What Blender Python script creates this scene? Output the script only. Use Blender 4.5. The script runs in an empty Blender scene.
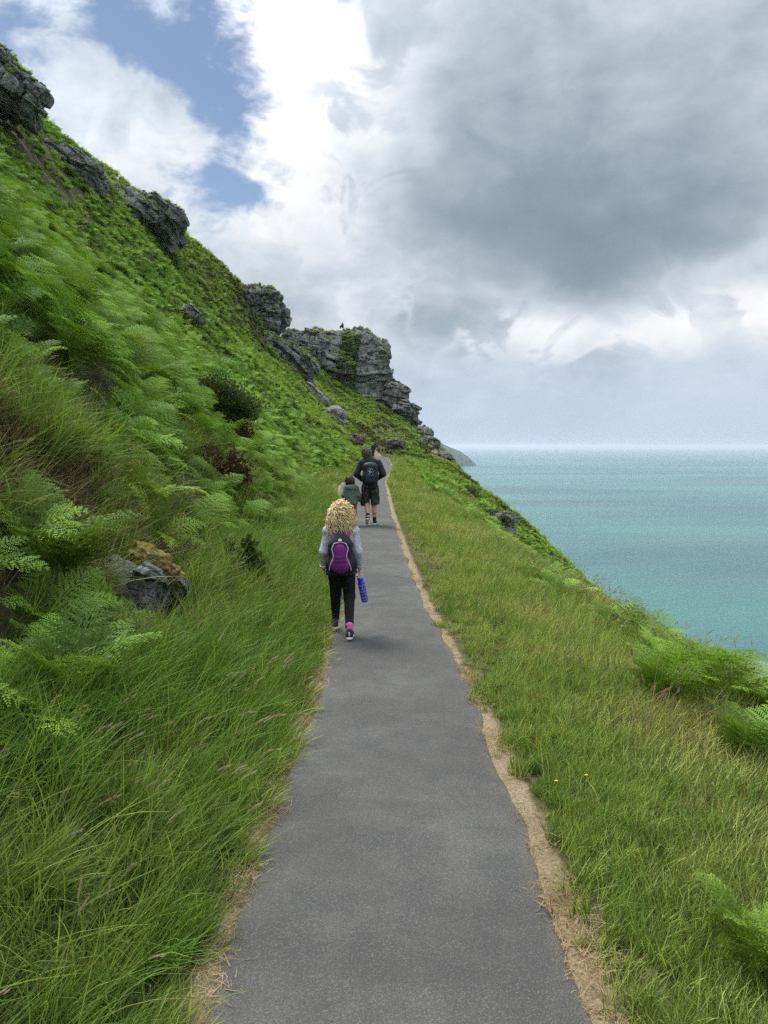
import bpy, math, numpy as np
from math import radians, sin, cos, pi
try:
    import openvdb as vdb
except ImportError:
    import pyopenvdb as vdb

RNG = np.random.default_rng(7)
SC = bpy.context.scene
COL = SC.collection
F = 768.0
HC = 1.7
PITCH = math.atan(66 / 768)

# ------------------------------------------------------------------ helpers
def ray(px, row):
    b = 512 - row
    return np.array([(px - 384.0), cos(PITCH) * F + sin(PITCH) * b, -sin(PITCH) * F + cos(PITCH) * b]) / F

def at(px, row, y):
    d = ray(px, row)
    t = y / d[1]
    return np.array([0, 0, HC]) + d * t

def hash3(i, j, k, seed=0):
    n = (i.astype(np.int64) * 374761393 + j.astype(np.int64) * 668265263 + k.astype(np.int64) * 2147483647 + seed * 974711)
    n = n & 0x7fffffff
    n = ((n ^ (n >> 13)) * 1274126177) & 0x7fffffff
    n = ((n ^ (n >> 15)) * 2246822519) & 0x7fffffff
    return ((n ^ (n >> 16)) & 0xffffff) / float(0xffffff)

def vnoise(p, seed=0):
    f = np.floor(p).astype(np.int64)
    t = p - f
    t = t * t * (3 - 2 * t)
    out = 0
    for a in (0, 1):
        for b in (0, 1):
            for c in (0, 1):
                w = (t[:, 0] if a else 1 - t[:, 0]) * (t[:, 1] if b else 1 - t[:, 1]) * (t[:, 2] if c else 1 - t[:, 2])
                out = out + w * hash3(f[:, 0] + a, f[:, 1] + b, f[:, 2] + c, seed)
    return out

def fbm(p, octv=4, seed=0):
    s, a, tot = 0, 1.0, 0
    for o in range(octv):
        s = s + a * vnoise(p * (2.03 ** o) + 17.3 * o, seed + o)
        tot += a
        a *= 0.5
    return s / tot

def fbm2(x, y, sc, octv=4, seed=0):
    x = np.asarray(x, float).ravel(); y = np.asarray(y, float).ravel()
    return fbm(np.stack([x / sc, y / sc, np.zeros_like(x)], 1), octv, seed)

def sstep(a, b, x):
    t = np.clip((x - a) / (b - a), 0, 1)
    return t * t * (3 - 2 * t)

def make_mesh(name, v, faces, mats=(), smooth=False, face_mat=None):
    me = bpy.data.meshes.new(name)
    v = np.asarray(v, np.float32)
    if isinstance(faces, np.ndarray):
        groups = [faces]
    else:
        groups = [np.asarray(g, np.int32) for g in faces if len(g)]
    nl = sum(g.size for g in groups); nf = sum(len(g) for g in groups)
    me.vertices.add(len(v)); me.vertices.foreach_set('co', v.ravel())
    me.loops.add(nl); me.polygons.add(nf)
    me.loops.foreach_set('vertex_index', np.concatenate([g.ravel() for g in groups]).astype(np.int32))
    st = []; o = 0
    for g in groups:
        st.append(o + np.arange(len(g)) * g.shape[1]); o += g.size
    me.polygons.foreach_set('loop_start', np.concatenate(st).astype(np.int32))
    for m in mats:
        me.materials.append(m)
    if face_mat is not None:
        me.polygons.foreach_set('material_index', np.asarray(face_mat, np.int32))
    me.polygons.foreach_set('use_smooth', np.full(nf, smooth))
    me.update(calc_edges=True)
    me.validate()
    return me

def link(name, me, parent=None, label=None, cat=None, group=None, kind=None, loc=None):
    o = bpy.data.objects.new(name, me)
    COL.objects.link(o)
    if parent is not None:
        o.parent = parent
    if loc is not None:
        o.location = loc
    if label: o['label'] = label
    if cat: o['category'] = cat
    if group: o['group'] = group
    if kind: o['kind'] = kind
    return o

def empty(name, loc, label, cat, group=None, rz=0.0):
    o = link(name, None, None, label, cat, group, None, loc)
    o.rotation_euler = (0, 0, rz)
    o.empty_display_size = 0.2
    return o

def set_tone(me, t):
    at_ = me.attributes.new('tone', 'FLOAT', 'POINT')
    at_.data.foreach_set('value', np.asarray(t, np.float32))
    return me

class MB:
    def __init__(s): s.v = []; s.q = []; s.t = []; s.n = 0; s.tone = 1.0; s.tn = []
    def add(s, v, q=None, t=None):
        v = np.asarray(v, float)
        if q is not None and len(q): s.q.append(np.asarray(q, int) + s.n)
        if t is not None and len(t): s.t.append(np.asarray(t, int) + s.n)
        s.v.append(v); s.n += len(v); s.tn.append(np.full(len(v), s.tone))
    def tube(s, pts, rad, sides=6, cap=True):
        pts = np.asarray(pts, float); n = len(pts)
        rad = np.broadcast_to(np.asarray(rad, float), (n,))
        tg = np.gradient(pts, axis=0); tg /= np.linalg.norm(tg, axis=1)[:, None] + 1e-9
        ref = np.array([0, 0, 1.0]) if abs(tg[:, 2]).mean() < .8 else np.array([1.0, 0, 0])
        a = np.cross(tg, ref); a /= np.linalg.norm(a, axis=1)[:, None] + 1e-9
        b = np.cross(tg, a)
        th = np.arange(sides) * 2 * pi / sides
        v = pts[:, None] + rad[:, None, None] * (a[:, None] * np.cos(th)[None, :, None] + b[:, None] * np.sin(th)[None, :, None])
        i = np.arange(n - 1)[:, None] * sides; j = np.arange(sides)[None]; k = (j + 1) % sides
        q = np.stack([i + j, i + k, i + sides + k, i + sides + j], -1).reshape(-1, 4)
        v = v.reshape(-1, 3); t = []
        if cap:
            v = np.vstack([v, pts[:1], pts[-1:]]); c0, c1 = n * sides, n * sides + 1
            for m in range(sides):
                t.append([c0, (m + 1) % sides, m]); t.append([c1, (n - 1) * sides + m, (n - 1) * sides + (m + 1) % sides])
        s.add(v, q, t)
    def mesh(s, name, mats=(), smooth=False):
        v = np.vstack(s.v); g = []
        if s.q: g.append(np.vstack(s.q))
        if s.t: g.append(np.vstack(s.t))
        return set_tone(make_mesh(name, v, g, mats, smooth), np.concatenate(s.tn))

# ------------------------------------------------------------------ node helpers
class S:
    """A shader-node float expression."""
    def __init__(s, nt, sock): s.nt = nt; s.k = sock
    def _op(s, op, *o, clamp=False):
        n = s.nt.nodes.new('ShaderNodeMath'); n.operation = op; n.use_clamp = clamp
        for i, a in enumerate((s,) + o):
            if isinstance(a, S): s.nt.links.new(a.k, n.inputs[i])
            else: n.inputs[i].default_value = float(a)
        return S(s.nt, n.outputs[0])
    def __add__(s, o): return s._op('ADD', o)
    __radd__ = __add__
    def __sub__(s, o): return s._op('SUBTRACT', o)
    def __rsub__(s, o): return (s * -1.0) + o
    def __mul__(s, o): return s._op('MULTIPLY', o)
    __rmul__ = __mul__
    def __truediv__(s, o): return s._op('DIVIDE', o)
    def clamp(s): return s._op('ADD', 0.0, clamp=True)
    def exp(s): return s._op('EXPONENT')
    def step(s, a, b):
        n = s.nt.nodes.new('ShaderNodeMapRange'); n.interpolation_type = 'SMOOTHSTEP'
        s.nt.links.new(s.k, n.inputs[0]); n.inputs[1].default_value = a; n.inputs[2].default_value = b
        return S(s.nt, n.outputs[0])

def new_mat(name):
    m = bpy.data.materials.new(name); m.use_nodes = True
    nt = m.node_tree; nt.nodes.clear()
    out = nt.nodes.new('ShaderNodeOutputMaterial')
    return m, nt, out

def noise(nt, vec, scale, detail=4, rough=.55, dist=0.0, out='Fac'):
    n = nt.nodes.new('ShaderNodeTexNoise'); n.inputs['Scale'].default_value = scale
    n.inputs['Detail'].default_value = detail; n.inputs['Roughness'].default_value = rough
    n.inputs['Distortion'].default_value = dist
    if vec is not None: nt.links.new(vec, n.inputs['Vector'])
    return S(nt, n.outputs[out])

def vmul(nt, vec, s):
    n = nt.nodes.new('ShaderNodeVectorMath'); n.operation = 'MULTIPLY'
    nt.links.new(vec, n.inputs[0]); n.inputs[1].default_value = s
    return n.outputs[0]

def mixc(nt, fac, a, b, mode='MIX'):
    n = nt.nodes.new('ShaderNodeMix'); n.data_type = 'RGBA'; n.blend_type = mode; n.clamp_factor = True
    for sock, v in ((n.inputs[0], fac), (n.inputs[6], a), (n.inputs[7], b)):
        if isinstance(v, S): nt.links.new(v.k, sock)
        elif hasattr(v, 'is_linked'): nt.links.new(v, sock)
        elif isinstance(v, (int, float)): sock.default_value = v
        else: sock.default_value = (*v, 1)
    return n.outputs[2]

def geo(nt):
    return nt.nodes.new('ShaderNodeNewGeometry')

def bump(nt, h, strength=.5, dist=.02):
    n = nt.nodes.new('ShaderNodeBump'); n.inputs['Strength'].default_value = strength; n.inputs['Distance'].default_value = dist
    nt.links.new(h.k if isinstance(h, S) else h, n.inputs['Height'])
    return n.outputs[0]

def principled(nt, out, color, rough=.8, normal=None, spec=.3):
    p = nt.nodes.new('ShaderNodeBsdfPrincipled')
    if hasattr(color, 'is_linked'): nt.links.new(color, p.inputs['Base Color'])
    else: p.inputs['Base Color'].default_value = (*color, 1)
    if isinstance(rough, S): nt.links.new(rough.k, p.inputs['Roughness'])
    else: p.inputs['Roughness'].default_value = rough
    p.inputs['Specular IOR Level'].default_value = spec
    if normal is not None: nt.links.new(normal, p.inputs['Normal'])
    nt.links.new(p.outputs[0], out.inputs['Surface'])
    return p

def flat_mat(name, c, rough=.75, var=.25, scale=60.0, spec=.3, bmp=0.0):
    m, nt, out = new_mat(name)
    tc = nt.nodes.new('ShaderNodeTexCoord').outputs['Object']
    n = noise(nt, tc, scale, 3)
    c2 = tuple(x * (1 - var) for x in c); c1 = tuple(min(1, x * (1 + var)) for x in c)
    principled(nt, out, mixc(nt, n.step(.3, .7), c2, c1), rough, bump(nt, n, bmp, .004) if bmp else None, spec)
    return m

def leaf_mat(name, a, b, c, patch=.35, transl=.35, rough=.6):
    """a..b by instance, c in patches over the ground."""
    m, nt, out = new_mat(name)
    info = nt.nodes.new('ShaderNodeObjectInfo')
    pos = geo(nt).outputs['Position']
    r = S(nt, info.outputs['Random'])
    pn = noise(nt, pos, patch, 3)
    fine = noise(nt, pos, 6.0, 2)
    col = mixc(nt, r, a, b)
    col = mixc(nt, pn.step(.42, .66) * .75, col, c)
    ta = nt.nodes.new('ShaderNodeAttribute'); ta.attribute_name = 'tone'
    val = (fine * .5 + .75) * S(nt, ta.outputs['Fac'])
    hv = nt.nodes.new('ShaderNodeHueSaturation'); nt.links.new(val.k, hv.inputs['Value']); nt.links.new(col, hv.inputs['Color'])
    col = hv.outputs[0]
    d = nt.nodes.new('ShaderNodeBsdfDiffuse'); nt.links.new(col, d.inputs[0])
    t = nt.nodes.new('ShaderNodeBsdfTranslucent'); nt.links.new(mixc(nt, 1.0, col, (1.0, 1.0, .55), 'MULTIPLY'), t.inputs[0])
    mx = nt.nodes.new('ShaderNodeMixShader'); mx.inputs[0].default_value = transl
    nt.links.new(d.outputs[0], mx.inputs[1]); nt.links.new(t.outputs[0], mx.inputs[2])
    g = nt.nodes.new('ShaderNodeBsdfGlossy'); g.inputs['Roughness'].default_value = rough * .75
    g.inputs[0].default_value = (.9, .95, 1, 1)
    m2 = nt.nodes.new('ShaderNodeMixShader'); m2.inputs[0].default_value = .008
    nt.links.new(mx.outputs[0], m2.inputs[1]); nt.links.new(g.outputs[0], m2.inputs[2])
    nt.links.new(m2.outputs[0], out.inputs['Surface'])
    return m

# ------------------------------------------------------------------ camera
cam = bpy.data.cameras.new('camera'); camo = bpy.data.objects.new('camera', cam); COL.objects.link(camo)
cam.sensor_fit = 'VERTICAL'; cam.sensor_height = 24.0; cam.lens = 24.0 * F / 1024.0
cam.clip_start = .05; cam.clip_end = 400000
camo.location = (0, 0, HC); camo.rotation_euler = (pi / 2 - PITCH, 0, 0)
SC.camera = camo

# ------------------------------------------------------------------ terrain shape
PY = [-12, 2, 3.5, 4.5, 6.4, 8.4, 11.4, 16.5, 20, 27, 33, 38, 45, 62, 80, 88, 95, 105, 120]
PL = [-.565, -.565, -.54, -.50, -.46, -.44, -.48, -.63, -.95, -1.6, -1.9, -1.85, -1.6, -1.1, -1.0, -1.1, -2.6, -6.5, -14]
PR = [.665, .665, .665, .64, .557, .455, .36, .26, .2, .15, .1, .08, .25, .62, .55, .45, -.9, -4.5, -12]
def smooth_tab(ys, vs):
    yy = np.linspace(-12, 120, 1321); v = np.interp(yy, ys, vs)
    k = np.exp(-np.linspace(-2, 2, 13) ** 2); k /= k.sum()
    vv = np.convolve(np.pad(v, 6, mode='edge'), k, 'valid')
    return lambda y: np.interp(y, yy, vv)
path_l = smooth_tab(PY, PL); path_r = smooth_tab(PY, PR)
def path_z(y): return np.interp(y, [-12, 45, 70, 88, 120], [0, 0, .16, .4, .9])

def left_ref(y):   # lateral coordinate shift
    return np.interp(y, [0, 75, 92], [1, 1, 0])

STN = {
 -14: [(-60, 36), (-32, 29), (-26, 24), (-14, 12.4), (-9, 7.3), (-6.9, 5.7), (-3, 2.0), (-1.4, .27), (-.4, .06), (0, 0), (.4, -.03), (1.0, -.14), (2, -.45), (3, -1.0), (4, -1.72), (5.4, -2.85), (7.4, -4.6), (10.4, -7.4), (20, -16), (160, -147)],
 25: [(-60, 36), (-32, 29), (-26, 24.4), (-14, 12.4), (-9, 7.3), (-6.9, 5.7), (-3, 2.0), (-1.4, .5), (-.4, .06), (0, 0), (.4, -.03), (1.0, -.14), (2, -.45), (3, -1.0), (4, -1.72), (5.4, -2.85), (7.4, -4.6), (10.4, -7.4), (20, -16), (160, -147)],
 44: [(-60, 36), (-32, 29), (-25, 25.2), (-21, 20.8), (-14, 12.6), (-9, 7.3), (-6.9, 5.7), (-3, 1.9), (-1.4, .5), (-.4, .06), (0, 0), (.4, -.03), (1.0, -.1), (2.3, -.36), (4, -1.1), (5.4, -2.1), (7.4, -3.7), (10.4, -5.8), (20, -15), (160, -146)],
 62: [(-60, 36), (-26, 28), (-22, 24.6), (-19, 19.8), (-14, 12.8), (-9, 7.6), (-6.5, 5.3), (-2.6, 1.6), (-1.2, .5), (-.4, .06), (0, 0), (.4, -.03), (2, -.2), (4, -.85), (5.5, -1.5), (6.9, -2.2), (8.4, -3.3), (10.4, -4.4), (20, -13), (160, -144)],
 80: [(-60, 34), (-25, 26.5), (-21, 24.0), (-18, 18.8), (-14, 12.4), (-9, 7.8), (-6, 5.0), (-2.4, 1.6), (-1.2, .6), (-.3, .06), (0, 0), (.5, 0), (2.5, -.25), (5, -.8), (7, -1.3), (8.5, -2.2), (12, -5), (25, -18), (160, -144)],
 92: [(-60, 34), (-25, 26.5), (-19, 22.6), (-16, 17.6), (-13, 12.2), (-9, 8.4), (-5, 4.2), (-3, 2.2), (-1.7, 1.0), (-.6, .5), (0, .5), (.8, .45), (3, .2), (5, -.1), (7.5, -.7), (9.5, -1.8), (12, -4), (25, -18), (160, -144)],
 100: [(-60, 34), (-25, 26.5), (-18.7, 22.6), (-15.5, 17.5), (-13, 13.6), (-9, 8.8), (-5, 4.8), (-2, 3.2), (0, 2.9), (2, 2.5), (4, 1.5), (7.5, .0), (9.5, -1.4), (12, -4), (25, -18), (160, -144)],
 112: [(-60, 32), (-25, 24), (-16, 17.5), (-12, 12.4), (-9, 9.8), (-5, 7.2), (-2, 5.6), (0, 5.2), (2, 4.4), (4, 3.2), (7, 1.2), (9.5, -.8), (12, -3.4), (25, -18), (160, -144)],
 126: [(-60, 28), (-25, 22), (-15, 17.5), (-12, 15), (-9, 12.5), (-5, 10.2), (-2, 9.3), (0, 8.6), (2, 7.4), (4, 5.8), (6, 4), (9, 1.6), (11, -.4), (14, -5), (25, -19), (160, -144)],
 142: [(-60, 24), (-25, 20), (-12, 16.5), (-5, 15), (0, 11), (2, 8), (4, 5.2), (6, 3), (8, 0.6), (11, -4), (14, -9), (25, -24), (160, -144)],
 165: [(-60, 18), (-25, 14), (-12, 8), (0, -6), (6, -14), (25, -40), (160, -146)],
 240: [(-90, -60), (-40, -100), (0, -118), (20, -124), (160, -146)],
}
SY = sorted(STN)
UG = np.linspace(-120, 220, 3401)
def _tab(pts):
    u, z = zip(*pts); z = np.interp(UG, u, z)
    lo = UG < u[0]; z[lo] = z[lo][-1] if lo.any() else z[lo]
    hi = UG > u[-1]
    k = np.exp(-np.linspace(-2, 2, 9) ** 2); k /= k.sum()
    zz = np.convolve(np.pad(z, 4, mode='edge'), k, 'valid')
    k2 = np.exp(-np.linspace(-2, 2, 31) ** 2); k2 /= k2.sum()
    z3 = np.convolve(np.pad(z, 15, mode='edge'), k2, 'valid')
    w = sstep(2.0, 5.0, np.abs(UG))
    return zz * (1 - w) + z3 * w
TAB = np.array([_tab(STN[s]) for s in SY])

KNOLL = np.array([-2.75, 6.3])
def H(x, y, rough=True):
    x = np.asarray(x, float); y = np.asarray(y, float); shp = x.shape
    x = x.ravel(); y = y.ravel()
    pl, pr = path_l(y), path_r(y)
    k = left_ref(y)
    u = np.where(x < (pl + pr) / 2, x - pl * k, x - pr * k)
    inside = (x > pl) & (x < pr)
    u = np.where(inside & (k > .5), 0.0, u)
    yi = np.clip(y, SY[0], SY[-1] - 1e-6)
    i = np.clip(np.searchsorted(SY, yi, side='right') - 1, 0, len(SY) - 2)
    sy = np.array(SY, float)
    t = (yi - sy[i]) / (sy[i + 1] - sy[i])
    g = np.clip((u - UG[0]) / (UG[1] - UG[0]), 0, len(UG) - 1.001)
    gi = g.astype(int); gf = g - gi
    z0 = TAB[i, gi] * (1 - gf) + TAB[i, gi + 1] * gf
    z1 = TAB[i + 1, gi] * (1 - gf) + TAB[i + 1, gi + 1] * gf
    z = z0 * (1 - t) + z1 * t
    pz = path_z(y)
    z = z + np.where(y < 86, pz * np.exp(-(np.abs(u) / 3.0) ** 2), 0)
    de = np.maximum(pl - x, x - pr)          # distance outside the path
    if rough:
        damp = sstep(.15, 2.5, de)
        z = z + damp * ((fbm2(x, y, 1.3, 3, 3) - .5) * .35 + (fbm2(x, y, 6.0, 3, 9) - .5) * 1.3 * sstep(2, 9, de) + (fbm2(x, y, 22.0, 3, 5) - .5) * 3.2 * sstep(8, 24, de) * (x < 0))
        z = z + .35 * np.exp(-((x - KNOLL[0]) ** 2 + (y - KNOLL[1]) ** 2) / .7)
    # carve the path
    c = (1 - sstep(0.0, .5, de)) * (1 - sstep(89, 93, y))
    z = z * (1 - c) + (pz - .012) * c - .05 * (de < -.05) * (y < 92)
    return z.reshape(shp)

def hit(px, row, ymax=160):
    d = ray(px, row); ts = np.geomspace(1.2, ymax, 6000)
    p = np.array([0, 0, HC]) + ts[:, None] * d
    z = H(p[:, 0], p[:, 1])
    b = np.where(p[:, 2] < z)[0]
    return p[b[0]] if len(b) else p[-1]

def normal_at(x, y, e=.15):
    hx = (H(x + e, y) - H(x - e, y)) / (2 * e); hy = (H(x, y + e) - H(x, y - e)) / (2 * e)
    n = np.stack([-hx, -hy, np.ones_like(hx)], -1)
    return n / np.linalg.norm(n, axis=-1, keepdims=True)

def edge_dist(x, y):
    return np.maximum(path_l(y) - x, x - path_r(y))

ys = np.concatenate([np.arange(-10, 12, .1), np.arange(12, 30, .2), np.arange(30, 60, .4), np.arange(60, 150, .6), np.geomspace(150, 420, 30)])
ul = -np.concatenate([np.arange(0, 1.0, .04), np.arange(1.0, 4, .1), np.arange(4, 12, .22), np.arange(12, 34, .4), np.geomspace(34, 110, 16)])[::-1]
ur = np.concatenate([np.arange(.02, 1.0, .04), np.arange(1.0, 7, .12), np.arange(7, 20, .35), np.geomspace(20, 200, 26)])
us = np.concatenate([ul, ur])
YY, UU = np.meshgrid(ys, us, indexing='ij')
XX = UU + ((path_l(YY) + path_r(YY)) / 2) * np.interp(YY, [0, 75, 92], [1, 1, 0])
ZZ = H(XX, YY)
ny_, nx_ = XX.shape
V = np.stack([XX, YY, ZZ], -1).reshape(-1, 3)
I = np.arange(ny_ * nx_).reshape(ny_, nx_)
Q = np.stack([I[:-1, :-1], I[:-1, 1:], I[1:, 1:], I[1:, :-1]], -1).reshape(-1, 4)

def terrain_mat():
    m, nt, out = new_mat('hillside soil and turf')
    pos = geo(nt).outputs['Position']
    ed = nt.nodes.new('ShaderNodeAttribute'); ed.attribute_name = 'edge'
    e = S(nt, ed.outputs['Fac'])
    rk = nt.nodes.new('ShaderNodeAttribute'); rk.attribute_name = 'bare'
    n1 = noise(nt, pos, 1.6, 5); n2 = noise(nt, pos, 14, 4); n3 = noise(nt, pos, .12, 4); n4 = noise(nt, pos, 70, 3)
    turf = mixc(nt, n1.step(.35, .65), (.03, .036, .014), (.075, .075, .028))
    turf = mixc(nt, n3.step(.5, .68) * .6, turf, (.085, .085, .03))
    turf = mixc(nt, n2.step(.45, .65) * .6, turf, (.10, .075, .04))
    straw = mixc(nt, n4.step(.3, .7), (.15, .115, .07), (.29, .23, .14))
    straw = mixc(nt, n2.step(.6, .8), straw, (.16, .12, .08))
    f = (e + (n2 - .5) * .22 + (n1 - .5) * .16).step(.24, .1)
    col = mixc(nt, f, turf, straw)
    soil = mixc(nt, n1.step(.4, .6), (.17, .12, .09), (.3, .24, .2))
    col = mixc(nt, S(nt, rk.outputs['Fac']), col, soil)
    principled(nt, out, col, .95, bump(nt, n4 + n2 * 2, .6, .03), .1)
    return m
me = make_mesh('hillside', V, Q, [terrain_mat()], True)
at_e = me.attributes.new('edge', 'FLOAT', 'POINT')
ed = edge_dist(V[:, 0], V[:, 1])
# the straw margin is narrow on the hill side of the path and wide on the sea side
edm = np.where(V[:, 0] < (path_l(V[:, 1]) + path_r(V[:, 1])) / 2, ed * 3.0 + np.where(V[:, 1] > 91, 5, 0), ed * np.interp(V[:, 1], [0, 10, 40, 70, 78, 90, 92], [3.0, 2.3, 1.7, 1.5, .5, .5, 30]))
at_e.data.foreach_set('value', edm.astype(np.float32))
bare = np.zeros(len(V))
for (px, row, r) in ((628, 622, 1.0), (612, 606, .8), (645, 633, .7)):
    p = at(px, row, 15.5)
    p = np.array([4.9, {628: 15.3, 612: 17.0, 645: 14.3}[px]])
    bare = np.maximum(bare, np.exp(-((V[:, 0] - p[0] - .1) ** 2 / .3 + (V[:, 1] - p[1]) ** 2 / r ** 2)))
at_b = me.attributes.new('bare', 'FLOAT', 'POINT'); at_b.data.foreach_set('value', np.clip(bare * 1.4, 0, 1).astype(np.float32))
link('hillside_ground', me, None, 'steep green coastal hillside falling to the sea', 'hillside', kind='structure')

# ------------------------------------------------------------------ path
def asphalt_mat():
    m, nt, out = new_mat('worn asphalt')
    pos = geo(nt).outputs['Position']
    ed = nt.nodes.new('ShaderNodeAttribute'); ed.attribute_name = 'edge'
    e = S(nt, ed.outputs['Fac'])
    big = noise(nt, pos, .9, 4); mid = noise(nt, pos, 5.0, 5); grit = noise(nt, pos, 140, 3, .7)
    vo = nt.nodes.new('ShaderNodeTexVoronoi'); vo.inputs['Scale'].default_value = 240; nt.links.new(pos, vo.inputs['Vector'])
    vc = S(nt, vo.outputs['Distance'])
    wn = nt.nodes.new('ShaderNodeSeparateColor'); nt.links.new(vo.outputs['Color'], wn.inputs[0])
    rnd = S(nt, wn.outputs[0])
    col = mixc(nt, big.step(.35, .65), (.066, .0635, .0565), (.099, .0965, .087))
    col = mixc(nt, mid.step(.38, .66) * .6, col, (.055, .054, .052))
    col = mixc(nt, rnd.step(.78, .96) * .36, col, (.19, .185, .175))
    col = mixc(nt, rnd.step(.32, .1) * .55, col, (.045, .045, .046))
    # long shrinkage cracks and lateral seams
    vk = nt.nodes.new('ShaderNodeTexVoronoi'); vk.feature = 'DISTANCE_TO_EDGE'; vk.inputs['Scale'].default_value = 1.1
    wv = nt.nodes.new('ShaderNodeVectorMath'); wv.operation = 'ADD'
    nv = nt.nodes.new('ShaderNodeTexNoise'); nv.inputs['Scale'].default_value = 3.0; nt.links.new(pos, nv.inputs['Vector'])
    nt.links.new(vmul(nt, pos, (.7, .45, 1)), wv.inputs[0]); nt.links.new(vmul(nt, nv.outputs['Color'], (.5, .5, 0)), wv.inputs[1])
    nt.links.new(wv.outputs[0], vk.inputs['Vector'])
    crack = S(nt, vk.outputs['Distance']).step(.012, .002) * noise(nt, pos, .8, 2).step(.58, .68)
    col = mixc(nt, crack * .85, col, (.03, .03, .03))
    dust = (e * -1.0 + (mid - .5) * .16 + (grit - .5) * .1).step(-.09, .03)
    col = mixc(nt, dust * .75, col, (.2, .16, .105))
    spots = noise(nt, pos, 2.2, 3).step(.68, .76) * .22
    patch = noise(nt, vmul(nt, pos, (.5, 1.1, 1)), 1.0, 3, .5, .8).step(.5, .53) * .22
    col = mixc(nt, patch, col, (.05, .049, .0465))
    col = mixc(nt, spots, col, (.16, .125, .095))
    h = grit * .6 + vc * -1.2 + crack * -1.5
    principled(nt, out, col, .88, bump(nt, h, .55, .006), .25)
    return m
yp = np.concatenate([np.arange(-10, 10, .06), np.arange(10, 30, .15), np.arange(30, 92.5, .4)])
tt = np.linspace(0, 1, 29)
jl = (fbm2(yp, yp * 0, .28, 4, 21) - .5) * .1 + (fbm2(yp, yp * 0, 1.4, 2, 25) - .5) * .1
jr = (fbm2(yp, yp * 0 + 9, .28, 4, 22) - .5) * .1 + (fbm2(yp, yp * 0 + 9, 1.4, 2, 26) - .5) * .1
L_, R_ = path_l(yp) + jl, path_r(yp) + jr
PX = L_[:, None] * (1 - tt) + R_[:, None] * tt
PYY = np.repeat(yp[:, None], len(tt), 1)
dd = np.minimum(PX - L_[:, None], R_[:, None] - PX)
PZ = path_z(PYY) + .006 + .02 * (1 - (2 * tt - 1) ** 2)[None] + (fbm2(PX, PYY, .5, 2, 8).reshape(PX.shape) - .5) * .008
PZ[:, 0] -= .05; PZ[:, -1] -= .05
I = np.arange(PX.size).reshape(PX.shape)
Q = np.stack([I[:-1, :-1], I[:-1, 1:], I[1:, 1:], I[1:, :-1]], -1).reshape(-1, 4)
me = make_mesh('path', np.stack([PX, PYY, PZ], -1).reshape(-1, 3), Q, [asphalt_mat()], True)
a = me.attributes.new('edge', 'FLOAT', 'POINT'); a.data.foreach_set('value', dd.ravel().astype(np.float32))
link('path', me, None, 'narrow grey asphalt footpath along the hillside', 'path', kind='structure')

# ------------------------------------------------------------------ plant prototypes
def rodrigues(v, axis, ang):
    axis = axis / (np.linalg.norm(axis) + 1e-9)
    return v * cos(ang) + np.cross(axis, v) * sin(ang) + axis * np.dot(axis, v) * (1 - cos(ang))

def frond(mb, rng, L, az, th0, th1, lod, pet=.3):
    """One bracken frond: bare stalk, then paired pinnae, each with pinnules."""
    hd = np.array([cos(az), sin(az), 0]); side = np.array([-sin(az), cos(az), 0]); up = np.array([0, 0, 1.0])
    n = 22; pts = [np.zeros(3)]; tg = []
    for i in range(n):
        s = i / (n - 1); th = th0 + (th1 - th0) * s ** 1.4
        d = up * cos(th) + hd * sin(th); tg.append(d); pts.append(pts[-1] + d * L / n)
    pts = np.array(pts[:-1]); tg = np.array(tg)
    def P(s):
        k = s * (n - 1); a = min(int(k), n - 2); f = k - a
        return pts[a] * (1 - f) + pts[a + 1] * f, tg[a]
    w = .006 if lod == 0 else .009
    a = pts[::3]; ws = np.linspace(w, .002, len(a))[:, None]
    v = np.vstack([a - side * ws, a + side * ws]); m = len(a); k = np.arange(m - 1)
    mb.add(v, np.stack([k, k + 1, k + m + 1, k + m], -1))
    npair = {0: 11, 1: 11, 2: 9}[lod]; t0 = mb.tone
    for j in range(npair):
        t = (j + .3) / npair; mb.tone = t0 * (.72 + .6 * t); s = pet + (1 - pet) * t
        o, d = P(s); nor = np.cross(side, d)
        ln = L * .36 * (1 - t) ** .8 * (.55 + .45 * min(1, t * 5 + .4)) * rng.uniform(.85, 1.12) + .012
        for sg in (-1, 1):
            ang = rng.uniform(.2, .42) + .3 * t
            pd = side * sg * cos(ang) + d * sin(ang) + nor * (-.06) * rng.uniform(-1, 2.5)
            pd /= np.linalg.norm(pd)
            pw = np.cross(nor, pd)
            droop = -up * rng.uniform(.05, .3)
            if lod == 0:
                k = max(4, int(10 * ln / (L * .36) + 3))
                for q in range(k):
                    u = (q + .5) / k
                    b = o + pd * ln * u + droop * ln * u * u
                    pl = ln * .25 * (1 - u) ** .7 + .006
                    wd = ln / k * .5
                    for s2 in (-1, 1):
                        dr = pw * s2 * .92 + pd * .42 + nor * rng.uniform(-.25, .15)
                        mb.add([b - pd * wd * .8, b + dr * pl * .55 - pd * wd * .55, b + dr * pl, b + dr * pl * .5 + pd * wd * .75 + pd * wd * .3], [[0, 1, 2, 3]])
            else:
                b0 = o; b1 = o + pd * ln * .35 + droop * ln * .12; b2 = o + pd * ln + droop * ln
                wd = ln * (.11 if lod == 1 else .15)
                if lod == 1:
                    bm_ = o + pd * ln * .68 + droop * ln * .45
                    mb.add([b0, b1 - pw * wd, b1 + pw * wd, bm_ - pw * wd * .62, bm_ + pw * wd * .62, b2], [[1, 2, 4, 3]], [[0, 2, 1], [3, 4, 5]])
                else:
                    mb.add([b0, b1 - pw * wd, b2, b1 + pw * wd], [[0, 1, 2, 3]])

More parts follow.
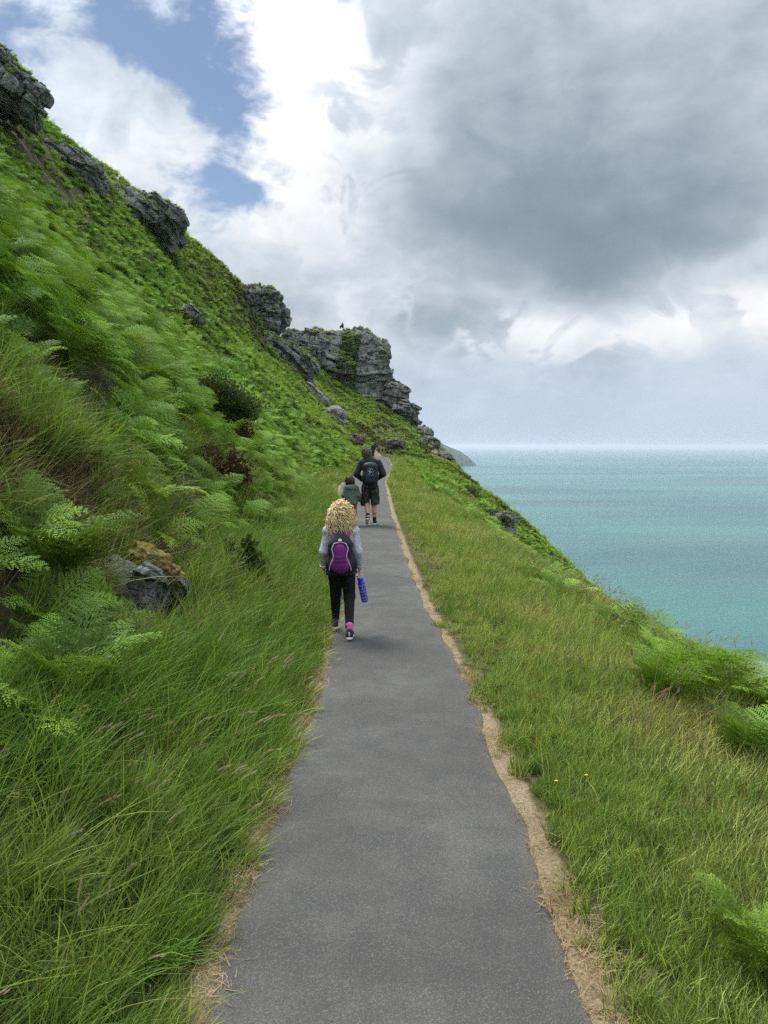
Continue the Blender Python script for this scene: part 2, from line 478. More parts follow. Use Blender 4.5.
def bracken_plant(name, seed, lod, mat, nf=6, scale=1.0):
    rng = np.random.default_rng(seed); mb = MB()
    for i in range(nf):
        az = 2 * pi * i / nf + rng.uniform(-.5, .5); mb.tone = rng.uniform(.6, 1.55)
        frond(mb, rng, rng.uniform(.75, 1.1) * scale, az, rng.uniform(.05, .35), rng.uniform(1.25, 1.9), lod, rng.uniform(.22, .36))
    return mb.mesh(name, [mat])

def blade(mb, rng, base, h, w, az, lean, curl, nseg=4, wtaper=1.0):
    hd = np.array([cos(az), sin(az), 0]); up = np.array([0, 0, 1.0])
    fa = rng.uniform(0, 2 * pi); wv = np.array([cos(fa), sin(fa), 0])
    wv = wv - hd * np.dot(wv, hd) * .3; wv /= np.linalg.norm(wv)
    p = np.array(base, float); rows = []
    for i in range(nseg + 1):
        s = i / nseg; rows.append((p.copy(), w * (1 - s ** 1.6) * .5 + .0004))
        th = lean + curl * s; p = p + (up * cos(th) + hd * sin(th)) * h / nseg
    v = []; q = []
    for i, (c, ww) in enumerate(rows):
        v += [c - wv * ww, c + wv * ww]
        if i: q.append([2 * i - 2, 2 * i - 1, 2 * i + 1, 2 * i])
    mb.add(v, q)
    return rows[-1][0], p - rows[-1][0]

def tuft(name, seed, mat, n, h, w, spread, lean=.25, curl=.9, nseg=4, wind=.8):
    rng = np.random.default_rng(seed); mb = MB()
    for i in range(n):
        r = spread * math.sqrt(rng.random()); a = rng.uniform(0, 2 * pi)
        az = rng.normal(0, 1.0) if rng.random() < wind else rng.uniform(0, 2 * pi)
        hh = rng.uniform(h * .45, h); mb.tone = rng.uniform(.45, 1.45) if rng.random() < .93 else 1.9
        blade(mb, rng, (r * cos(a), r * sin(a), -.02), hh, w * rng.uniform(.6, 1.3), az, abs(rng.normal(0, lean)), rng.uniform(.2, 1) * curl, nseg)
    return mb.mesh(name, [mat])

def seed_stalk(name, seed, stalk, head, n, h, headl, spread, fluffy=.012):
    rng = np.random.default_rng(seed); ms = MB(); mh = MB()
    for i in range(n):
        r = spread * math.sqrt(rng.random()); a = rng.uniform(0, 2 * pi)
        hh = rng.uniform(.65 * h, h); az = rng.normal(0, .8)
        tip, d = blade(ms, rng, (r * cos(a), r * sin(a), 0), hh, .004, az, rng.uniform(.02, .25), rng.uniform(.2, .7), 5)
        d = d / np.linalg.norm(d) if np.linalg.norm(d) > 0 else np.array([0, 0, 1.0])
        d = np.array([cos(az) * .5, sin(az) * .5, .75]); d /= np.linalg.norm(d)
        hl = headl * rng.uniform(.6, 1.1)
        for k in range(13):
            s = k / 13; b = tip + d * hl * (s - .2) + np.array([cos(az), sin(az), -.4]) * hl * .25 * s * s
            rr = rng.normal(0, 1, 3); rr /= np.linalg.norm(rr)
            f = fluffy * (1 - abs(2 * s - .8) * .6)
            e = np.cross(rr, d); e /= np.linalg.norm(e) + 1e-9
            mh.add([b, b + rr * f + d * .012, b + d * .03 + rr * f * .6, b + d * .012 + e * .004], [[0, 1, 2, 3]])
    v1 = np.vstack(ms.v); q1 = np.vstack(ms.q); v2 = np.vstack(mh.v); q2 = np.vstack(mh.q) + len(v1)
    return set_tone(make_mesh(name, np.vstack([v1, v2]), np.vstack([q1, q2]), [stalk, head], False, [0] * len(q1) + [1] * len(q2)), np.ones(len(v1) + len(v2)))

def weed(name, seed, mat, n, size, h):
    rng = np.random.default_rng(seed); mb = MB()
    for i in range(n):
        mb.tone = rng.uniform(.55, 1.4); a = rng.uniform(0, 2 * pi); el = rng.uniform(.15, 1.1)
        d = np.array([cos(a) * cos(el), sin(a) * cos(el), sin(el)])
        b = np.array([rng.normal(0, .04), rng.normal(0, .04), rng.uniform(0, h)])
        sd = np.array([-sin(a), cos(a), 0]); L = size * rng.uniform(.5, 1.2)
        mb.add([b, b + d * L * .5 - sd * L * .22, b + d * L - np.array([0, 0, .2 * L]), b + d * L * .5 + sd * L * .22], [[0, 1, 2, 3]])
    return mb.mesh(name, [mat])

M_FERN = leaf_mat('bracken leaf', (.10, .20, .024), (.155, .27, .036), (.19, .27, .045), .4, .27)
M_FERN_D = leaf_mat('dark bracken leaf', (.072, .145, .02), (.115, .20, .028), (.12, .19, .03), .4, .3)
M_FERN_F = leaf_mat('hillside bracken leaf', (.105, .185, .026), (.17, .255, .04), (.20, .24, .06), .06, .4)
M_GRASS = leaf_mat('long grass blade', (.09, .175, .028), (.145, .235, .045), (.18, .215, .06), .5, .4)
M_GRASS_Y = leaf_mat('verge grass blade', (.19, .27, .058), (.26, .33, .082), (.35, .325, .12), .7, .4)
M_STRAW = leaf_mat('dry straw blade', (.26, .18, .09), (.42, .31, .17), (.19, .135, .07), 3.0, .2)
M_TAN = leaf_mat('withered grass blade', (.2, .145, .07), (.28, .21, .1), (.14, .1, .05), 2.0, .2)
M_SEED = leaf_mat('pale seed head', (.38, .31, .18), (.46, .39, .25), (.33, .25, .19), 1.0, .3)
M_SEEDP = leaf_mat('purple seed head', (.28, .17, .16), (.36, .25, .21), (.35, .26, .18), 1.0, .3)
M_WEED = leaf_mat('verge weed leaf', (.09, .19, .03), (.14, .24, .045), (.15, .22, .055), .8, .35)
M_HEATH = leaf_mat('heath leaf', (.07, .12, .025), (.13, .17, .04), (.15, .14, .055), .2, .3)
M_BUSH = leaf_mat('gorse leaf', (.045, .08, .02), (.075, .115, .03), (.07, .08, .03), 1.5, .25)
M_DEAD = leaf_mat('dead gorse twig', (.085, .056, .03), (.14, .095, .05), (.07, .046, .026), 1.5, .1)

def proto_collection(name, meshes):
    c = bpy.data.collections.new(name)
    for i, m in enumerate(meshes):
        o = bpy.data.objects.new('%s_%02d' % (name, i), m); c.objects.link(o)
    return c

def euler_from(up, yaw):
    """Euler XYZ of a frame whose z is `up`, turned by yaw (the yaw-0 x axis stays near world +x)."""
    up = up / np.linalg.norm(up, axis=1)[:, None]
    xd = np.stack([np.cos(yaw), np.sin(yaw), 0 * yaw], 1)
    xd = xd - up * (xd * up).sum(1)[:, None]; xd /= np.linalg.norm(xd, axis=1)[:, None]
    yd = np.cross(up, xd)
    ry = np.arcsin(np.clip(-xd[:, 2], -1, 1)); rx = np.arctan2(yd[:, 2], up[:, 2]); rz = np.arctan2(xd[:, 1], xd[:, 0])
    return np.stack([rx, ry, rz], 1)

def scatter(name, coll, p, eul, scl, idx, label, cat):
    me = bpy.data.meshes.new(name)
    me.vertices.add(len(p)); me.vertices.foreach_set('co', np.asarray(p, np.float32).ravel())
    for nm, ty, key, d in (('rot', 'FLOAT_VECTOR', 'vector', eul), ('scl', 'FLOAT', 'value', scl), ('idx', 'INT', 'value', idx)):
        a = me.attributes.new(nm, ty, 'POINT')
        a.data.foreach_set(key, np.asarray(d, np.int32 if ty == 'INT' else np.float32).ravel())
    o = link(name, me, None, label, cat, kind='stuff')
    ng = bpy.data.node_groups.new(name, 'GeometryNodeTree')
    ng.interface.new_socket('Geometry', in_out='INPUT', socket_type='NodeSocketGeometry')
    ng.interface.new_socket('Geometry', in_out='OUTPUT', socket_type='NodeSocketGeometry')
    N = ng.nodes.new; gi = N('NodeGroupInput'); go = N('NodeGroupOutput')
    ip = N('GeometryNodeInstanceOnPoints'); ci = N('GeometryNodeCollectionInfo')
    ci.inputs['Collection'].default_value = coll; ci.inputs['Separate Children'].default_value = True; ci.inputs['Reset Children'].default_value = True
    def attr(nm, ty):
        n = N('GeometryNodeInputNamedAttribute'); n.data_type = ty; n.inputs['Name'].default_value = nm
        return n.outputs[0]
    e2r = N('FunctionNodeEulerToRotation'); Lk = ng.links.new
    Lk(gi.outputs[0], ip.inputs['Points']); Lk(ci.outputs[0], ip.inputs['Instance'])
    ip.inputs['Pick Instance'].default_value = True
    Lk(attr('idx', 'INT'), ip.inputs['Instance Index']); Lk(attr('rot', 'FLOAT_VECTOR'), e2r.inputs[0]); Lk(e2r.outputs[0], ip.inputs['Rotation'])
    Lk(attr('scl', 'FLOAT'), ip.inputs['Scale']); Lk(ip.outputs[0], go.inputs[0])
    md = o.modifiers.new('scatter', 'NODES'); md.node_group = ng
    return o

def sample(x0, x1, y0, y1, dens):
    n = int((x1 - x0) * (y1 - y0) * dens)
    x = RNG.uniform(x0, x1, n); y = RNG.uniform(y0, y1, n)
    k = (np.abs(x) < .8 * y + 2.2)
    return x[k], y[k]

class Batch:
    def __init__(s): s.p = []; s.e = []; s.s = []; s.i = []
    def add(s, x, y, up, yaw, scl, idx, dz=0.0):
        if len(x) == 0: return
        z = H(x, y) + dz
        s.p.append(np.stack([x, y, z], 1)); s.e.append(euler_from(up, yaw)); s.s.append(np.broadcast_to(scl, x.shape)); s.i.append(np.broadcast_to(idx, x.shape))
    def raw(s, p, up, yaw, scl, idx):
        s.p.append(p); s.e.append(euler_from(up, yaw)); s.s.append(np.broadcast_to(scl, (len(p),))); s.i.append(np.broadcast_to(idx, (len(p),)))
    def out(s, *a):
        n = sum(len(q) for q in s.p); print('SCATTER', a[0], n)
        return scatter(a[0], a[1], np.vstack(s.p), np.vstack(s.e), np.concatenate(s.s), np.concatenate(s.i), a[2], a[3])

def tilt(x, y, k, wind=(.12, 0, 0), jit=.12):
    n = normal_at(x, y)
    up = n * k + np.array([0, 0, 1.0]) * (1 - k) + np.array(wind) + RNG.normal(0, jit, n.shape) * np.array([1, 1, .3])
    return up / np.linalg.norm(up, axis=1)[:, None]

# --- where things of interest stand, so that plants keep clear of them
ROCK_NEAR = hit(140, 596)
keep_out = [(-.52, 6.2, .13), (-.52, 6.45, .11), (ROCK_NEAR[0], ROCK_NEAR[1] - .05, .4), (ROCK_NEAR[0] + .12, ROCK_NEAR[1] - .45, .3)]
GORSE = hit(216, 432); GORSE2 = hit(240, 452); LBUSH = hit(246, 598); DEADB = hit(222, 486)
keep_out += [(GORSE[0], GORSE[1], .6), (GORSE[0] + .15, GORSE[1] - .9, .6), (GORSE[0] + .35, GORSE[1] - 1.8, .6), (GORSE2[0], GORSE2[1] - .1, .45), (LBUSH[0], LBUSH[1], .22), (LBUSH[0] + .02, LBUSH[1] - .3, .2), (DEADB[0], DEADB[1], .4), (DEADB[0] + .05, DEADB[1] - .4, .3)]
def clear(x, y, grass=True):
    k = np.ones(len(x), bool)
    for (a, b, r) in (keep_out[:4] if grass else keep_out): k &= (x - a) ** 2 + (y - b) ** 2 > r * r
    return k
def grass_w(y):   # width of the grassy strip on the hill side of the path
    return np.interp(y, [0, 2.2, 3.5, 5, 7, 10, 20, 40, 90], [1.6, 1.45, .85, .75, .9, .9, .9, 1.1, 1.0])
def left_w(x, y): return path_l(y) - x
def right_v(x, y): return x - path_r(y)
def knoll(x, y):
    return np.exp(-(((x - KNOLL[0] + .15) / .95) ** 2 + ((y - KNOLL[1]) / 1.0) ** 2))

# ------------------------------------------------------------------ bracken
P_near = [bracken_plant('bracken_a', 100 + i, 0, M_FERN if i < 4 else M_FERN_D, 5) for i in range(6)]
P_mid = [bracken_plant('bracken_b', 200 + i, 1, M_FERN if i < 3 else M_FERN_D, 6) for i in range(5)]
P_far = [bracken_plant('bracken_c', 300 + i, 2, M_FERN_F, 6) for i in range(4)] + [weed('heath_c', 320 + i, M_HEATH, 60, .3, .35) for i in range(2)]
B = Batch()
# left, near
x, y = sample(-26, -.5, 1.2, 38, 3.8)
w = left_w(x, y); nz = fbm2(x, y, 2.2, 3, 31); nz2 = fbm2(x, y, 5.5, 3, 33)
k = (w > grass_w(y) + (nz - .5) * .8) & (RNG.random(len(x)) < np.interp(nz2, [.3, .45], [.75, 1.0])) & (knoll(x, y) < .45) & clear(x, y, False)
x, y, w, nz = x[k], y[k], w[k], nz[k]
sc = np.interp(w, [1, 2.2, 4], [.5, .85, 1.2]) * RNG.uniform(.65, 1.2, len(x))
B.add(x, y, tilt(x, y, .45, (.25, -.08, 0), .16), RNG.uniform(0, 2 * pi, len(x)), sc, np.where(nz > .5, RNG.integers(0, 4, len(x)), RNG.integers(2, 6, len(x))), -.05)
x, y = sample(-6, -1.5, 9, 19, 9.0)
k = ~clear(x, y, False) & clear(x, y)
x, y = x[k], y[k]
B.add(x, y, tilt(x, y, .45, (.25, -.08, 0), .16), RNG.uniform(0, 2 * pi, len(x)), RNG.uniform(.32, .5, len(x)), RNG.integers(0, 6, len(x)), -.05)
# left, middle distance
x, y = sample(-42, -1.0, 38, 62, 4.0)
w = left_w(x, y); nz = fbm2(x, y, 2.6, 3, 31); nz2 = fbm2(x, y, 6.5, 3, 33)
k = (w > grass_w(y) + (nz - .5) * 1.2) & (RNG.random(len(x)) < np.interp(nz2, [.3, .45, .6, .7], [.25, 1, 1, .5]))
x, y, nz = x[k], y[k], nz[k]
B.add(x, y, tilt(x, y, .5, (.2, -.05, 0), .16), RNG.uniform(0, 2 * pi, len(x)), RNG.uniform(.55, 1.0, len(x)), np.where(nz > .5, RNG.integers(6, 9, len(x)), RNG.integers(8, 11, len(x))), -.08)
# left, far
x, y = sample(-55, -1.5, 62, 135, 6.0)
w = left_w(x, y); nz = fbm2(x, y, 4.0, 4, 41); nz2 = fbm2(x * .6 + y * .25, y, 9.0, 3, 43)
k = ((w > 1.0) | (y > 90)) & (RNG.random(len(x)) < np.interp(nz2, [.3, .45], [.8, 1]))
x, y, nz = x[k], y[k], nz[k]
B.add(x, y, tilt(x, y, .6, (.1, 0, 0), .2), RNG.uniform(0, 2 * pi, len(x)), RNG.uniform(.45, 1.05, len(x)), np.where(nz > .36, RNG.integers(11, 15, len(x)), RNG.integers(15, 17, len(x))), -.1)
# right bank: thick near the drop, patches further on
x, y = sample(.8, 16, 2.0, 34, 9.0)
v = right_v(x, y); nz = fbm2(x, y, 1.6, 3, 51)
near = np.interp(y, [2, 4.2, 5.2, 11, 14], [3.2, 2.3, 1.5, 1.75, 2.4])
k = (v > near + (nz - .5) * 1.2) & ((y < 11) | (RNG.random(len(x)) < .65)) & ((y < 11) | (nz > .46) | (v > 5)) & ~((y > 13) & (y < 18) & (v > 3.6) & (v < 5.2))
x, y, nz, v = x[k], y[k], nz[k], v[k]
B.add(x, y, tilt(x, y, .35, (.12, -.05, 0), .16), RNG.uniform(0, 2 * pi, len(x)), RNG.uniform(.55, .95, len(x)) * np.interp(y, [6, 12], [1, .7]), RNG.integers(0, 4, len(x)), -.05)
x, y = sample(1.5, 26, 34, 60, 5.0)
v = right_v(x, y); nz = fbm2(x, y, 2.4, 3, 53)
k = (v > 1.8) & ((nz > .5) | (v > 5.5))
x, y = x[k], y[k]
B.add(x, y, tilt(x, y, .4, (.1, 0, 0), .16), RNG.uniform(0, 2 * pi, len(x)), RNG.uniform(.35, .7, len(x)), RNG.integers(6, 10, len(x)), -.05)
x, y = sample(-6, 30, 60, 135, 5.0)
v = right_v(x, y); nz = fbm2(x, y, 3.0, 3, 55)
k = ((v > 1.5) & (y < 92) & ((nz > .48) | (v > 4.5))) | (y >= 93)
x, y, nz = x[k], y[k], nz[k]
B.add(x, y, tilt(x, y, .4, (.1, 0, 0), .16), RNG.uniform(0, 2 * pi, len(x)), RNG.uniform(.35, .85, len(x)), np.where(nz > .47, RNG.integers(11, 15, len(x)), RNG.integers(15, 17, len(x))), -.05)
ROCK_VEG = B
C_BR = proto_collection('bracken_kinds', P_near + P_mid + P_far)

# ------------------------------------------------------------------ grass
P_grass = ([tuft('grass_long', 400 + i, M_GRASS, 34, .62, .0075, .07, .3, 1.2) for i in range(4)]            # 0-3
           + [tuft('grass_verge', 410 + i, M_GRASS_Y if i % 2 else M_GRASS, 40, .24, .0055, .07, .35, 1.0) for i in range(4)]  # 4-7
           + [tuft('grass_far', 420 + i, M_GRASS if i < 2 else M_GRASS_Y, 26, .4, .017, .16, .35, .9, 3) for i in range(4)]    # 8-11
           + [tuft('grass_tan', 430 + i, M_TAN, 34, .32, .005, .07, .5, 1.3) for i in range(2)]                # 12-13
           + [weed('weed', 440 + i, M_WEED, 30, .038, .09) for i in range(3)])                                   # 14-16
G = Batch()
def yaw_wind(n, s=1.15): return RNG.normal(-.1, s, n)
# long grass by the path, hill side
x, y = sample(-4.5, -.4, .8, 9, 110)
w = left_w(x, y); nz = fbm2(x, y, .7, 3, 61)
k = (w > .06) & (w < grass_w(y) + .5 + (nz - .5)) & clear(x, y) & (RNG.random(len(x)) < np.interp(w, [.05, .3], [.6, 1]))
x, y, w = x[k], y[k], w[k]
sc = np.interp(w, [.02, .2, .7, 1.6], [.36, .55, .82, .95]) * RNG.uniform(.75, 1.2, len(x))
G.add(x, y, tilt(x, y, .45, (.22, -.05, 0), .14), yaw_wind(len(x)), sc, RNG.integers(0, 4, len(x)))
x, y = sample(-9, -.3, 9, 26, 45)
w = left_w(x, y); k = (w > .05) & (w < grass_w(y) + .4)
x, y, w = x[k], y[k], w[k]
G.add(x, y, tilt(x, y, .45, (.2, -.05, 0), .14), yaw_wind(len(x)), np.interp(w, [.05, .5, 1.2], [.35, .7, .9]) * RNG.uniform(.7, 1.2, len(x)), RNG.integers(0, 4, len(x)))
# grass between bracken on the whole near hillside
x, y = sample(-12, -.5, 2, 20, 26)
w = left_w(x, y); nz = fbm2(x, y, 1.8, 3, 63)
k = (w > .8) & ((nz > .54) | ~clear(x, y, False)) & clear(x, y)
x, y = x[k], y[k]
G.add(x, y, tilt(x, y, .45, (.25, -.05, 0), .15), yaw_wind(len(x)), RNG.uniform(.5, 1.0, len(x)), RNG.integers(0, 4, len(x)))
x, y = sample(-1.6, -.4, 1.0, 16, 130)
w = left_w(x, y); nz = fbm2(x, y, .45, 2, 64); k = (w > .05 + (nz - .5) * .2) & (w < .4)
x, y = x[k], y[k]
G.add(x, y, tilt(x, y, .45, (.3, -.05, 0), .18), yaw_wind(len(x)), RNG.uniform(.45, 1.1, len(x)), RNG.integers(4, 8, len(x)))
x, y = sample(-4.5, -.6, .8, 8, 90)
w = left_w(x, y); k = (w > .3) & (w < grass_w(y) + .6) & clear(x, y); x, y = x[k], y[k]
G.add(x, y, tilt(x, y, .5, (.2, -.05, 0), .2), yaw_wind(len(x), 1.5), RNG.uniform(.7, 1.4, len(x)), RNG.integers(4, 8, len(x)))
# withered grass on the knoll and about the near rock
x, y = sample(-4.6, -.9, 4.2, 8.2, 160)
kn = knoll(x, y) + 1.1 * np.exp(-((x - ROCK_NEAR[0] + .12) ** 2 / .12 + (y - ROCK_NEAR[1] - .42) ** 2 / .16))
k = RNG.random(len(x)) < kn * .95
x, y = x[k], y[k]
G.add(x, y, tilt(x, y, .45, (.3, -.1, 0), .2), yaw_wind(len(x)), RNG.uniform(.9, 1.5, len(x)) * np.where(kn[k] > 1.05 * knoll(x, y) + .05, .5, 1.0), np.where(RNG.random(len(x)) < .78, RNG.integers(12, 14, len(x)), RNG.integers(0, 4, len(x))))
# sea-side verge
x, y = sample(.2, 8, 1.2, 10, 260)
v = right_v(x, y); nz = fbm2(x, y, .9, 3, 65); nz2 = fbm2(x, y, .35, 2, 66)
sw = .045 + (nz2 - .5) * .5
k = (v > sw) & (v < 5.5) & (RNG.random(len(x)) < np.interp(v - sw, [0, .15], [.5, 1]))
x, y, v, nz = x[k], y[k], v[k], nz[k]
sc = np.interp(v, [.1, .5, 1.2, 2.4], [.4, .72, 1.2, 1.8]) * RNG.uniform(.7, 1.25, len(x))
ty = np.where(RNG.random(len(x)) < .11, RNG.integers(12, 14, len(x)), 0) + 0
ty2 = np.where(RNG.random(len(x)) < .12, RNG.integers(14, 17, len(x)), np.where(nz > .43, 5 + 2 * RNG.integers(0, 2, len(x)), RNG.integers(4, 8, len(x))))
ty = np.where(ty > 0, ty, ty2)
G.add(x, y, tilt(x, y, .35, (.1, -.03, 0), .16), yaw_wind(len(x), 1.3), sc * np.where((ty == 12) | (ty == 13), .65, 1), ty)
x, y = sample(.0, 12, 10, 30, 55)
v = right_v(x, y); nz = fbm2(x, y, 1.5, 3, 65)
k = (v > .1) & (v < 6.5)
x, y, v, nz = x[k], y[k], v[k], nz[k]
G.add(x, y, tilt(x, y, .35, (.1, -.03, 0), .16), yaw_wind(len(x), 1.3), np.interp(v, [.1, .5, 1.2, 2.4], [.5, .9, 1.3, 1.6]) * RNG.uniform(.7, 1.2, len(x)), np.where(nz > .43, 5 + 2 * RNG.integers(0, 2, len(x)), RNG.integers(4, 8, len(x))))
x, y = sample(-1, 16, 30, 92, 17)
v = right_v(x, y); k = (v > .12) & (v < 9)
x, y = x[k], y[k]
G.add(x, y, tilt(x, y, .35, (.1, -.03, 0), .16), yaw_wind(len(x), 1.3), RNG.uniform(.5, 1.0, len(x)), RNG.integers(8, 12, len(x)))
x, y = sample(.5, 4.5, 1.0, 5.5, 300); v = right_v(x, y); k = (v < 3) & (v > .04) & (RNG.random(len(x)) < np.interp(v, [.04, .2], [.12, 1]))
x, y = x[k], y[k]
G.add(x, y, tilt(x, y, .35, (.1, -.03, 0), .25), RNG.uniform(0, 6.28, len(x)), RNG.uniform(.35, .85, len(x)), np.where(RNG.random(len(x)) < .12, RNG.integers(14, 17, len(x)), RNG.integers(4, 8, len(x))))
# hill side, further on
x, y = sample(-30, -.8, 26, 92, 11)
w = left_w(x, y); nz = fbm2(x, y, 3.0, 3, 67)
k = (w > .08) & ((w < 1.6) | (nz > .5) & (w < 14))
x, y, w = x[k], y[k], w[k]
G.add(x, y, tilt(x, y, .45, (.15, -.03, 0), .16), yaw_wind(len(x), 1.3), np.interp(w, [0, 1], [.6, 1.1]) * RNG.uniform(.6, 1.1, len(x)), RNG.integers(8, 12, len(x)))
C_GR = proto_collection('grass_kinds', P_grass)
G.out('grass', C_GR, 'long green grass on both sides of the path', 'grass')

# dry straw along both path edges
def straw_bits(name, seed, n, mat):
    rng = np.random.default_rng(seed); mb = MB()
    for i in range(n):
        blade(mb, rng, (rng.normal(0, .05), rng.normal(0, .05), rng.uniform(.0, .012)), rng.uniform(.02, .075), .0024, rng.uniform(0, 2 * pi), rng.uniform(1.15, 1.65), rng.uniform(-.2, .25), 3)
    return mb.mesh(name, [mat])
P_straw = [straw_bits('straw', 500 + i, 60, (M_STRAW, M_STRAW, M_TAN)[i]) for i in range(3)] + [tuft('straw_tuft', 510 + i, M_STRAW, 12, .09, .0028, .05, .8, .8) for i in range(2)]
Sx = Batch()
for (y0, y1, d) in ((1.2, 6, 420), (6, 16, 170)):
    x, y = sample(-1.2, 1.2, y0, y1, d)
    e = edge_dist(x, y); nz = fbm2(x, y, .3, 3, 71)
    lim = np.where(x > 0, .035, .05) + (nz - .5) * .22
    k = (e > np.where(x > 0, -.03, -.05)) & (e < lim) & (RNG.random(len(x)) < np.interp(fbm2(x, y, .17, 2, 72), [.35, .6], [.1, 1]))
    x, y, e = x[k], y[k], e[k]
    Sx.add(x, y, tilt(x, y, .8, (0, 0, 0), .06), RNG.uniform(0, 2 * pi, len(x)), RNG.uniform(.6, 1.15, len(x)), np.where(RNG.random(len(x)) < .84, RNG.integers(0, 3, len(x)), RNG.integers(3, 5, len(x))), np.where(e < 0, .016, .004))
def stalk(name, seed):
    rng = np.random.default_rng(seed); mb = MB()
    p = np.array([0, 0, .004]); an = rng.uniform(0, 6.28); pts = [p]
    for i in range(4):
        an += rng.normal(0, .45) if i != 2 else rng.normal(0, 1.2); p = p + np.array([cos(an), sin(an), rng.uniform(-.02, .06)]) * rng.uniform(.02, .05); pts.append(p)
    mb.tube(pts, [.0022, .002, .0018, .0015, .001], 4)
    return mb.mesh(name, [M_STRAW])
P_straw += [stalk('straw_stalk', 530 + i) for i in range(4)]
x, y = sample(-1, 1, 1.8, 9, 9); e = edge_dist(x, y); k = (e < -.03) & (RNG.random(len(x)) < np.interp(-e, [0, .3], [1, .22])); x, y = x[k], y[k]
Sx.add(x, y, np.tile([0, 0, 1.0], (len(x), 1)), RNG.uniform(0, 6.28, len(x)), RNG.uniform(.7, 1.5, len(x)), RNG.integers(5, 9, len(x)), .042)
C_ST = proto_collection('straw_kinds', P_straw)
Sx.out('straw', C_ST, 'dry tan straw littering both edges of the asphalt', 'straw')

# seed heads above the grass
P_seed = [seed_stalk('seed_a', 600 + i, M_GRASS_Y, M_SEED, 3, .72, .06, .12, .005) for i in range(3)] + [seed_stalk('seed_b', 610 + i, M_TAN, M_SEEDP, 3, .62, .055, .14, .006) for i in range(2)]
E_ = Batch()
x, y = sample(-5, -.5, 1.2, 10, 8); w = left_w(x, y)
k = (w > .25) & (w < grass_w(y) + .5) & clear(x, y) & ~((y > 4.3) & (y < 7) & (w < .7)); x, y = x[k], y[k]
E_.add(x, y, tilt(x, y, .4, (.2, -.05, 0), .12), yaw_wind(len(x), .5), RNG.uniform(.65, 1.05, len(x)), np.where(RNG.random(len(x)) < .85, RNG.integers(0, 3, len(x)), RNG.integers(3, 5, len(x))))
x, y = sample(-4.6, -1.2, 4.5, 8.2, 34); k = RNG.random(len(x)) < knoll(x, y); x, y = x[k], y[k]
E_.add(x, y, tilt(x, y, .4, (.3, -.05, 0), .12), yaw_wind(len(x), .5), RNG.uniform(.7, 1.0, len(x)), RNG.integers(0, 3, len(x)))
x, y = sample(.5, 6, 1.2, 14, 24); v = right_v(x, y); nz = fbm2(x, y, 1.2, 2, 81)
k = (v > .5) & (v < 4.5) & (RNG.random(len(x)) < np.interp(v, [.5, 1.6], [.2, 1])); x, y, nz = x[k], y[k], nz[k]
E_.add(x, y, tilt(x, y, .2, (.05, -.03, 0), .1), yaw_wind(len(x), 1.0), RNG.uniform(.55, .95, len(x)), np.where(nz < .52, RNG.integers(0, 3, len(x)), RNG.integers(3, 5, len(x))))
x, y = sample(-3, 5, 10, 30, 4); e = edge_dist(x, y); k = (e > .25) & (e < 2.5); x, y = x[k], y[k]
E_.add(x, y, tilt(x, y, .3, (.1, 0, 0), .1), yaw_wind(len(x), 1.0), RNG.uniform(.6, .95, len(x)), RNG.integers(0, 5, len(x)))
C_SE = proto_collection('seed_kinds', P_seed)
E_.out('seeding_grass', C_SE, 'pale feathery seed heads standing above the grass', 'grass')

# ------------------------------------------------------------------ rocks
def rock_mat(name, base, light, dark, moss=(.06, .085, .025), moss_amt=.55, sc=1.0):
    m, nt, out = new_mat(name)
    g = geo(nt); pos = g.outputs['Position']
    n1 = noise(nt, pos, .45 * sc, 5, .6); n2 = noise(nt, pos, 2.2 * sc, 6, .65); n3 = noise(nt, pos, 9 * sc, 4, .6)
    st = noise(nt, vmul(nt, pos, (.5 * sc, .5 * sc, 5.0 * sc)), 1.0, 4, .6)
    col = mixc(nt, n2.step(.35, .65), dark, base)
    col = mixc(nt, n1.step(.45, .65) * .6, col, light)
    col = mixc(nt, st.step(.56, .7) * .3, col, dark)
    col = mixc(nt, (n3 * .5 + n2 * .5).step(.57, .64) * .7, col, light)
    sp = nt.nodes.new('ShaderNodeSeparateXYZ'); nt.links.new(g.outputs['Normal'], sp.inputs[0])
    up = S(nt, sp.outputs[2])
    mk = (up + (n2 - .5) * 1.2 + (n1 - .5) * 1.4).step(.55, .85) * moss_amt
    col = mixc(nt, mk, col, mixc(nt, n3.step(.4, .6), moss, (.11, .1, .04)))
    vk = nt.nodes.new('ShaderNodeTexVoronoi'); vk.feature = 'DISTANCE_TO_EDGE'; vk.inputs['Scale'].default_value = 1.0 * sc
    nt.links.new(vmul(nt, pos, (1, 1, 1.9)), vk.inputs['Vector'])
    ck = S(nt, vk.outputs['Distance']).step(.0, .09)
    principled(nt, out, col, .92, bump(nt, n3 * .5 + n2 + ck * .5 + st * .8, .8, .25 / sc), .2)
    return m
M_ROCK = rock_mat('lichened grey rock', (.25, .243, .225), (.44, .425, .39), (.10, .099, .096))
M_ROCKB = rock_mat('brownish rock', (.21, .175, .14), (.33, .285, .235), (.085, .07, .06), sc=2.0)
M_ROCKP = rock_mat('pale boulder', (.33, .32, .30), (.47, .455, .42), (.17, .165, .155), moss_amt=.2, sc=3.0)
M_ROCKN = rock_mat('slate rock', (.17, .172, .175), (.36, .36, .36), (.045, .046, .048), moss_amt=.0, sc=7.0)

